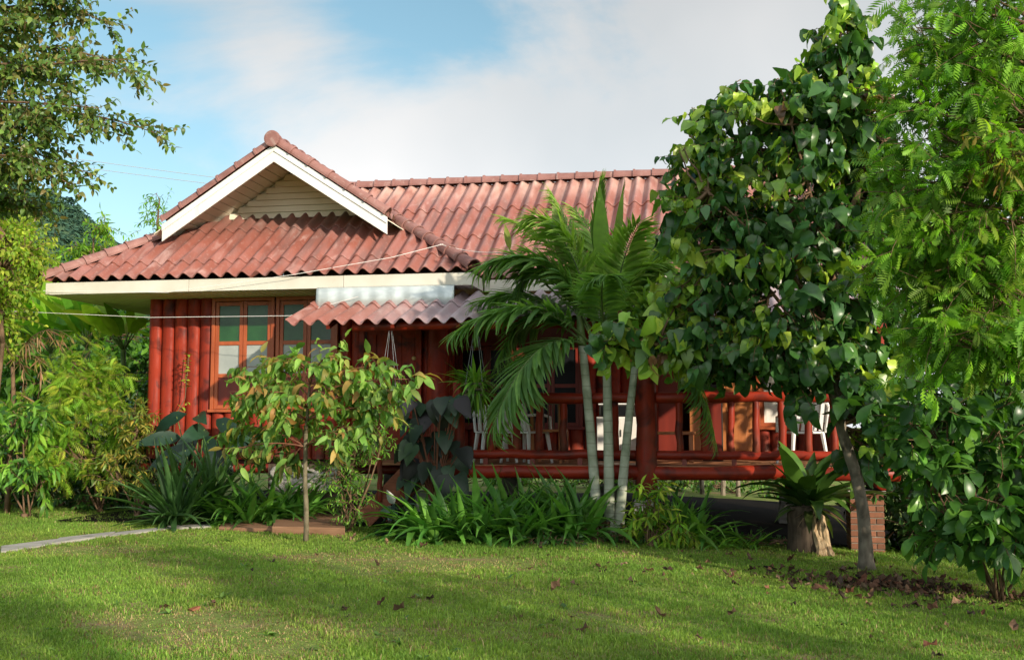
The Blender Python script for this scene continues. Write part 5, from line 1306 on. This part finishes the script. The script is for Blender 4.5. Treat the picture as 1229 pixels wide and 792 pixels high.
# --- hanging baskets
def hanging(px, py, Y, topz, label, cols, light, L_):
    c_ = at(px, py, Y)
    t2 = thing('hanging_basket', c_, label, 'hanging basket', 'slatted baskets hung from the porch canopy')
    mb = MB(); s = 0.13; hN = 5
    for k in range(hN):
        z_ = c_[2] + k * 0.036; o_ = 0.0 if k % 2 else 1.0
        if o_: [bar(mb, (c_[0] - s, c_[1] + q_ * s * 0.85, z_), (c_[0] + s, c_[1] + q_ * s * 0.85, z_), 0.022, 0.02) for q_ in (-1, 0, 1)]
        else: [bar(mb, (c_[0] + q_ * s * 0.85, c_[1] - s, z_), (c_[0] + q_ * s * 0.85, c_[1] + s, z_), 0.022, 0.02) for q_ in (-1, 1)]
    mb.build('basket', M['basket' if light else 'basket_dark'], t2)
    mb = MB(); [tube(mb, [c_ + [a * s * 0.85, b2 * s * 0.85, 0.16], (c_[0], c_[1], topz)], 0.0022, 4) for a, b2 in ((-1, -1), (1, -1), (-1, 1), (1, 1))]
    mb.build('hanger', M['steel_wire'], t2)
    Lm = MB(); rosette(Lm, c_ + [0, 0, 0.14], 110, L_, T_STRAPW, cols, (-10, 85), rad=0.12)
    if not light: rosette(Lm, c_ + [0, 0, 0.05], 90, 0.42, T_SWORD, cols, (-80, 10), rad=0.12)
    else: rosette(Lm, c_ + [0, 0, 0.14], 8, 0.36, T_STRAPW, cols, (30, 80), rad=0.06)
    Lm.build('foliage', M['leaf'], t2)
hanging(571, 474, 14.0, CZ0 + 0.05, 'dark slatted hanging basket spilling narrow green leaves beside the palm frond', C_BRIGHT + [(0.12, 0.2, 0.06)], False, 0.42)
hanging(468, 481, 14.2, CZ0 + 0.05, 'pale slatted hanging basket above the sapling near the door', C_DARK + C_MID, True, 0.20)

# --- stump with bird's nest fern
base = G(975, 664)
stp = thing('tree_stump', base, 'weathered hollow stump with a split pale right side under the nest fern', 'stump')
mb = MB(); x0, x1 = at(946, 640, base[1])[0], at(990, 640, base[1])[0]; cx_ = (x0 + x1) / 2; r_ = (x1 - x0) / 2
hs = at(960, 608, base[1])[2]
P = [np.array([cx_, base[1] + 0.15, z_]) for z_ in np.linspace(base[2] - 0.05, hs, 7)]
tube(mb, P, r_ * np.array([1.12, 1.03, 0.98, 0.97, 0.98, 1.0, 0.97]), 22, jit=0.025)
mb.build('trunk', M['stump'], stp, False)
mb = MB()
e0 = at(990, 660, base[1] - 0.1); e1 = at(978, 604, base[1] + 0.02)
for k in range(8):
    o_ = rng.uniform(-0.06, 0.10); f_ = rng.uniform(0.45, 1.0)
    a = np.array([e0[0] + o_, base[1] - 0.06 + rng.uniform(-0.08, 0.1), base[2] - 0.03]); b2 = np.array([e1[0] + o_ * 0.8 + 0.02, base[1] + rng.uniform(-0.05, 0.12), base[2] + (hs - base[2]) * f_])
    Pp = bez(a, (a + b2) / 2 + rng.normal(0, 0.03, 3), b2, 9); tube(mb, Pp, rng.uniform(0.03, 0.055) * np.array([1.2, 1.05, 0.95, 1.0, 0.85, 0.95, 0.8, 0.6, 0.3]), 9, jit=0.14)
mb.build('split_wood', M['dead_wood'], stp, False)
fp = np.array([cx_ + 0.03, base[1] + 0.1, hs - 0.02])
fern = thing('nest_fern', fp, "bird's nest fern with broad strap fronds growing on the stump", 'fern')
Lm = MB()
rosette(Lm, fp, 44, 1.0, T_NEST, [(0.05, 0.12, 0.02), (0.09, 0.19, 0.03), (0.03, 0.08, 0.018)], (25, 85), rad=0.08)
rosette(Lm, fp, 16, 0.55, T_NEST, [(0.05, 0.10, 0.02), (0.12, 0.16, 0.05)], (-20, 40), rad=0.10)
Lm.build('fronds', M['leaf_gloss'], fern)
Lm = MB(); rosette(Lm, fp + [0.1, -0.1, 0], 14, 0.35, T_SWORD, [(0.22, 0.13, 0.07), (0.3, 0.22, 0.13)], (-70, 20), rad=0.12); Lm.build('dead_fronds', M['litter'], fern)
mb = MB(); tube(mb, bez(fp + [0, 0, -0.02], fp + [0, 0, 0.03], fp + [0, 0, 0.07], 4), [0.15, 0.14, 0.1, 0.04], 12, jit=0.08); mb.build('root_ball', M['stump'], fern)

# --- big heart-leaved tree
base = G(1040, 684)
YT = base[1]
tree = thing('big_leaf_tree', base, 'tree with large glossy heart shaped leaves and leaning pale trunk before the right porch', 'tree')
Tm, Sm, Lm = MB(), MB(), MB()
A_ = lambda x_, y_, dy=0.0: at(x_, y_, YT + dy)
pts = np.array([base - [0, 0, 0.05], A_(1037, 620), A_(1028, 570), A_(1014, 530), A_(1004, 490), A_(1000, 440), A_(1000, 380), A_(1004, 300), A_(1006, 200), A_(1008, 100)])
tp = np.vstack([pts[i] + (pts[i + 1] - pts[i]) * t2 for i in range(9) for t2 in (0, 0.25, 0.5, 0.75)] + [pts[-1]])
tp[1:-1] = (tp[:-2] + tp[1:-1] + tp[2:]) / 3
tube(Tm, tp, np.interp(np.linspace(0, 1, len(tp)), [0, 0.03, 0.1, 0.4, 0.6, 1], [0.12, 0.078, 0.066, 0.056, 0.045, 0.02]), 14, jit=0.03)
tube(Tm, bez(A_(1003, 485), A_(1000, 470, -0.05), A_(994, 466, -0.12), 5), [0.05, 0.05, 0.045, 0.04, 0.038], 9)
limbs = [((1002, 470), (960, 380), (880, 300), -0.3), ((1000, 430), (930, 400), (840, 400), 0.0), ((1002, 460), (1040, 380), (1060, 300), 0.3), ((1004, 330), (950, 240), (900, 170), 0.2), ((1004, 300), (1030, 220), (1060, 170), -0.2),
         ((1001, 440), (900, 440), (770, 410), -0.5), ((1002, 400), (960, 330), (850, 230), -0.5), ((1004, 350), (980, 260), (950, 150), -0.4), ((1000, 460), (960, 450), (900, 440), -0.6)]
skel = [tp[14:]]
for a, c_, e, dy in limbs:
    P = bez(A_(*a), A_(*c_, dy * 0.6), A_(*e, dy), 14); tube(Sm, P, np.linspace(0.036, 0.010, 14), 7, jit=0.04); skel.append(P)
skel = np.vstack(skel)
px_r = lambda k: k / 109.0
LB = lambda x_, y_, rx, ry, dy=0.0, w_=1.0, rz=0.7: (A_(x_, y_, dy), (px_r(rx), rz, px_r(ry)), w_)
lobes = [LB(905, 160, 62, 55), LB(850, 180, 38, 48, 0, .55), LB(960, 150, 55, 55), LB(1010, 60, 34, 50, 0, .6, 0.35), LB(1020, 18, 22, 22, 0, .2, .25), LB(1045, 150, 40, 60, 0.1, .8, .5), LB(882, 98, 20, 18, 0.1, .09, .2), LB(836, 132, 16, 16, 0, .07, .2), LB(814, 185, 14, 20, -.1, .07, .2), LB(932, 100, 22, 16, 0, .09, .2), LB(805, 260, 16, 22, -.2, .08, .2), LB(815, 345, 22, 22, -.3, .1, .25), LB(1060, 230, 40, 70, 0.2, .6, .5), LB(830, 250, 35, 60, 0, .5, .5), LB(1000, 120, 55, 45, 0, .8), LB(870, 250, 68, 62, -0.1, 1.1), LB(950, 250, 75, 70, -0.2, 1.3), LB(1030, 240, 60, 80, 0, 1.2),
         LB(850, 340, 65, 60, -0.1, 1.1), LB(940, 350, 80, 70, -0.3, 1.4), LB(1030, 350, 60, 70, 0, 1.1), LB(790, 400, 58, 34, -0.3, .7, .4), LB(850, 415, 70, 36, -0.2, .9, .5), LB(920, 415, 62, 42, -0.35, .9, .5), LB(1000, 425, 50, 45, -0.15, .7, .5), LB(735, 405, 25, 22, -0.4, .15, .25), LB(1060, 490, 40, 45, 0.2, .6, .4), LB(1050, 545, 30, 25, 0.2, .25, .3), LB(960, 465, 25, 22, -0.3, .15, .3), LB(1040, 470, 35, 50, 0.1, .5, .5)]
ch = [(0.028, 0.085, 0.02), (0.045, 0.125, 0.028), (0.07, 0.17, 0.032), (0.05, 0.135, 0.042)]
ch_lit = [(0.24, 0.39, 0.04), (0.17, 0.31, 0.035), (0.09, 0.20, 0.03), (0.34, 0.44, 0.06)]
P, v, C_ = lobes_sample(lobes, 1150)
for i in range(len(P)):
    d = v[i] + [0, -0.15, 0.15] + rng.normal(0, 0.3, 3)
    young = rng.random() < (0.7 if v[i][2] > 0.3 or P[i][0] < A_(835, 300)[0] else 0.06)  # sunlight put into the lighter tint of top and left leaves, not leaf age
    sprig(Lm, Sm, P[i] - nrm(d) * 0.2, d, rng.uniform(0.28, 0.42), 6, T_HEART, rng.choice([0.13, 0.18, 0.215, 0.255]), [(0.24, 0.13, 0.06), (0.16, 0.09, 0.05)] if rng.random() < 0.012 else (ch_lit if young else ch), 1.0, 0.5, 0.8, 0.006, 0.45, jit=0.25)
    if rng.random() < 0.4:
        s_ = skel[np.argmin(np.linalg.norm(skel - (P[i] * 0.7 + C_[i] * 0.3), axis=1))]; branchy(Sm, s_, P[i] - nrm(d) * 0.18, 0.016, 0.006, 0.12, 5, 5)
Tm.build('trunk', M['bark_mid'], tree, True); Sm.build('branch', M['twig'], tree, True); Lm.build('crown', M['leaf_gloss'], tree)

# --- fine leaved tree at the right edge
YN = 9.2
A_ = lambda x_, y_, dy=0.0: at(x_, y_, YN + dy)
base = gp(A_(1290, 600))
tree = thing('feathery_tree', base, 'bright green feathery leaved tree filling the upper right corner', 'tree')
Tm, Sm, Lm = MB(), MB(), MB()
tp = np.vstack([branchy(Tm, base, A_(1265, 250), 0.13, 0.09, 0.2, 9, 10), branchy(Tm, A_(1265, 250), A_(1240, -120), 0.09, 0.04, 0.2, 8, 8)])
lobes = []
q_ = 143.0
for (x_, y_, rx, ry, dy, w_) in ((1190, 60, 75, 55, 0, 1.0), (1230, 150, 70, 70, -.3, 1), (1140, 110, 60, 55, .2, .9), (1120, 200, 65, 60, 0, 1), (1190, 240, 70, 70, -.3, 1.1), (1110, 280, 60, 55, -.1, 1), (1180, 340, 80, 60, -.2, 1.1), (1115, 360, 55, 45, 0, .9), (1230, 320, 60, 80, 0, .9), (1160, 410, 60, 30, -.2, .5), (1105, 400, 40, 30, 0, .35), (1225, 410, 45, 40, 0, .4), (1170, 0, 70, 50, .2, .8), (1250, 20, 70, 80, 0, .8), (1085, 60, 30, 28, .1, .22), (1070, 290, 34, 26, 0, .35), (1300, 120, 80, 140, 0, 1.2), (1320, 320, 80, 120, 0, 1.0), (1260, -90, 100, 70, 0, 1), (1095, 150, 45, 40, 0, .5), (1062, 215, 30, 30, 0, .25)):
    lobes.append((A_(x_ + (16 if x_ < 1130 else 0), y_, dy), (rx / q_, 0.6, ry / q_), w_))
P, v, C_ = lobes_sample(lobes, 660)
cg = [(0.11, 0.26, 0.02), (0.17, 0.35, 0.025), (0.07, 0.19, 0.018), (0.22, 0.41, 0.04), (0.15, 0.32, 0.025)]
for i in range(len(P)):
    d = v[i] * 0.9 + [-0.2, -0.1, 0.12] + rng.normal(0, 0.35, 3)
    sprig(Lm, Sm, P[i] - nrm(d) * 0.25, d, rng.uniform(0.35, 0.65), int(rng.integers(6, 11)), (T_PIN if rng.random() < 0.45 else T_PINB), rng.uniform(0.12, 0.21), cg if rng.random() < 0.8 else [(0.2, 0.3, 0.03), (0.13, 0.24, 0.03)], 0.45, 0.5, 0.95, 0.005, 0.9, jit=0.3)
    if i < 26:
        yp = A_(rng.uniform(1180, 1225), rng.uniform(150, 200), -0.55); sprig(Lm, Sm, yp, rng.normal(0, 1, 3), 0.25, 6, T_LANCE, 0.13, [(0.38, 0.36, 0.05), (0.30, 0.30, 0.05), (0.25, 0.14, 0.05)], 0.9, 0.8, 0.7, 0.004, 0.6)
    if rng.random() < 0.3:
        s_ = tp[np.argmin(np.linalg.norm(tp - (P[i] + [0.3, 0, -0.2]), axis=1))]; branchy(Sm, s_, P[i] - nrm(d) * 0.22, 0.018, 0.006, 0.2, 6, 5)
Tm.build('trunk', M['bark'], tree, True); Sm.build('branch', M['twig'], tree, True); Lm.build('crown', M['leaf_thin'], tree)

# --- glossy shrub at the right edge
YS = 10.6
A_ = lambda x_, y_, dy=0.0: at(x_, y_, YS + dy)
b_ = gp(A_(1200, 690)); q_ = 124.0
lobes = [(A_(x_, y_, dy), (rx / q_, 0.5, ry / q_), w_) for x_, y_, rx, ry, dy, w_ in ((1110, 500, 45, 55, 0, 1), (1175, 500, 60, 55, .1, 1), (1230, 520, 50, 80, 0, 1), (1120, 580, 40, 45, -.1, .9), (1170, 590, 60, 50, -.2, 1), (1130, 645, 30, 18, 0, .3), (1190, 640, 45, 30, -.3, .6), (1240, 620, 40, 50, -.2, .7), (1290, 560, 60, 110, 0, 1.2), (1085, 535, 20, 25, 0, .25))]
bush('glossy_shrub', 'shrub with long glossy green leaves at the right edge below the feathery tree', 'shrub', b_, lobes, 200, 0.34, 9, T_OBO, 0.235, [(0.045, 0.13, 0.025), (0.08, 0.21, 0.032), (0.15, 0.33, 0.045), (0.033, 0.095, 0.028), (0.10, 0.25, 0.04)], 'leaf_gloss', spread=1.0, hang=0.25)

# --- dark growth behind the right side
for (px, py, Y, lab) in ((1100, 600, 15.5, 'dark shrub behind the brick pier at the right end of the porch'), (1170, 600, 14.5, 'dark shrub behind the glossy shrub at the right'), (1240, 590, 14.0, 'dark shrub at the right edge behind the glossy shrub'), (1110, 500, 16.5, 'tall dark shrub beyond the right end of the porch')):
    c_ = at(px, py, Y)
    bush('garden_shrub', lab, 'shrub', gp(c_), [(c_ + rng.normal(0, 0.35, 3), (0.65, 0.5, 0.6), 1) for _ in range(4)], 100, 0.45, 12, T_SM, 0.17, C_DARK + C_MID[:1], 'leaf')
for (px, py, Y, lab) in ((1130, 330, 17.5, 'tall dark tree beyond the right end of the house'), (1240, 330, 16.0, 'tall dark tree behind the feathery tree at the right edge')):
    bgtree(px, py, Y, (1.5, 1.2, 2.2), 200, lab, C_MID + C_DARK[1:], 0.28, 'background_tree', T_SM)
# garden beyond the house, seen under the floor
for k, x_ in enumerate(np.linspace(-7, 3, 9)):
    c_ = np.array([x_, 24.2 + rng.uniform(-0.5, 0.8), 0.22 + float(gz(x_))])
    bush('garden_plant', 'low green plant of the back garden seen under the house floor', 'shrub', np.array([x_, c_[1], float(gz(x_))]), [(c_ + rng.normal(0, 0.4, 3) * [1.4, 0.6, 0.15], (0.5, 0.4, 0.16), 1) for _ in range(4)], 45, 0.3, 9, T_SM, 0.12, C_BRIGHT + C_MID, 'leaf', group='low plants behind the house')

for k, (px, lab) in enumerate(((843, 'weathered fence post seen under the floor, nearest the small bright tufts'), (868, 'weathered fence post seen under the floor, middle of three'), (886, 'weathered fence post seen under the floor, nearest the stump'))):
    p = gp(at(px, 600, 23.4)); mb = MB(); log(mb, p - [0, 0, 0.05], p + [rng.normal(0, 0.03), 0, 0.95], 0.05, 0.045, 8, 5); tag(mb.build('fence_post', M['bark']), lab, 'post', 'fence posts behind the house')
# --- unseen trees right of and behind the camera, added to shade the grass
for k, (x_, y_, hgt, rr_) in enumerate(((2.6, -1.6, 5.4, 1.2), (3.7, -0.6, 6.6, 0.85), (4.4, 2.0, 5.7, 0.9), (5.6, 3.2, 3.5, 1.15), (7.3, 4.6, 3.7, 1.3), (8.6, 6.6, 3.6, 1.3), (1.2, -3.6, 5.0, 0.8), (5.6, 0.9, 5.8, 1.0), (4.9, -2.6, 4.9, 0.7))):
    base = np.array([x_, y_, float(gz(x_))]); c_ = base + [0, 0, hgt * 0.62]
    t2 = thing('shade_tree', base, 'unseen tree added out of frame to shade the lawn', 'tree', 'unseen trees added to shade the lawn')
    Tm, Lm, Sm = MB(), MB(), MB()
    tp_ = branchy(Tm, base, c_ + [0, 0, 0.4], 0.10, 0.03, 0.2, 8, 8)
    lb = [(c_ + rng.normal(0, 0.45, 3) * [rr_, rr_, hgt * 0.22], np.array([rr_ * 0.62, rr_ * 0.62, hgt * 0.22]), 1) for _ in range(6)]
    crown(Lm, Sm, lb, 80, 0.6, 10, T_SM, 0.24, C_MID, tp_[3:], limb=0.03, limb_frac=0.25)
    Tm.build('trunk', M['bark'], t2, True); Sm.build('branch', M['twig'], t2, True); Lm.build('crown', M['leaf'], t2)
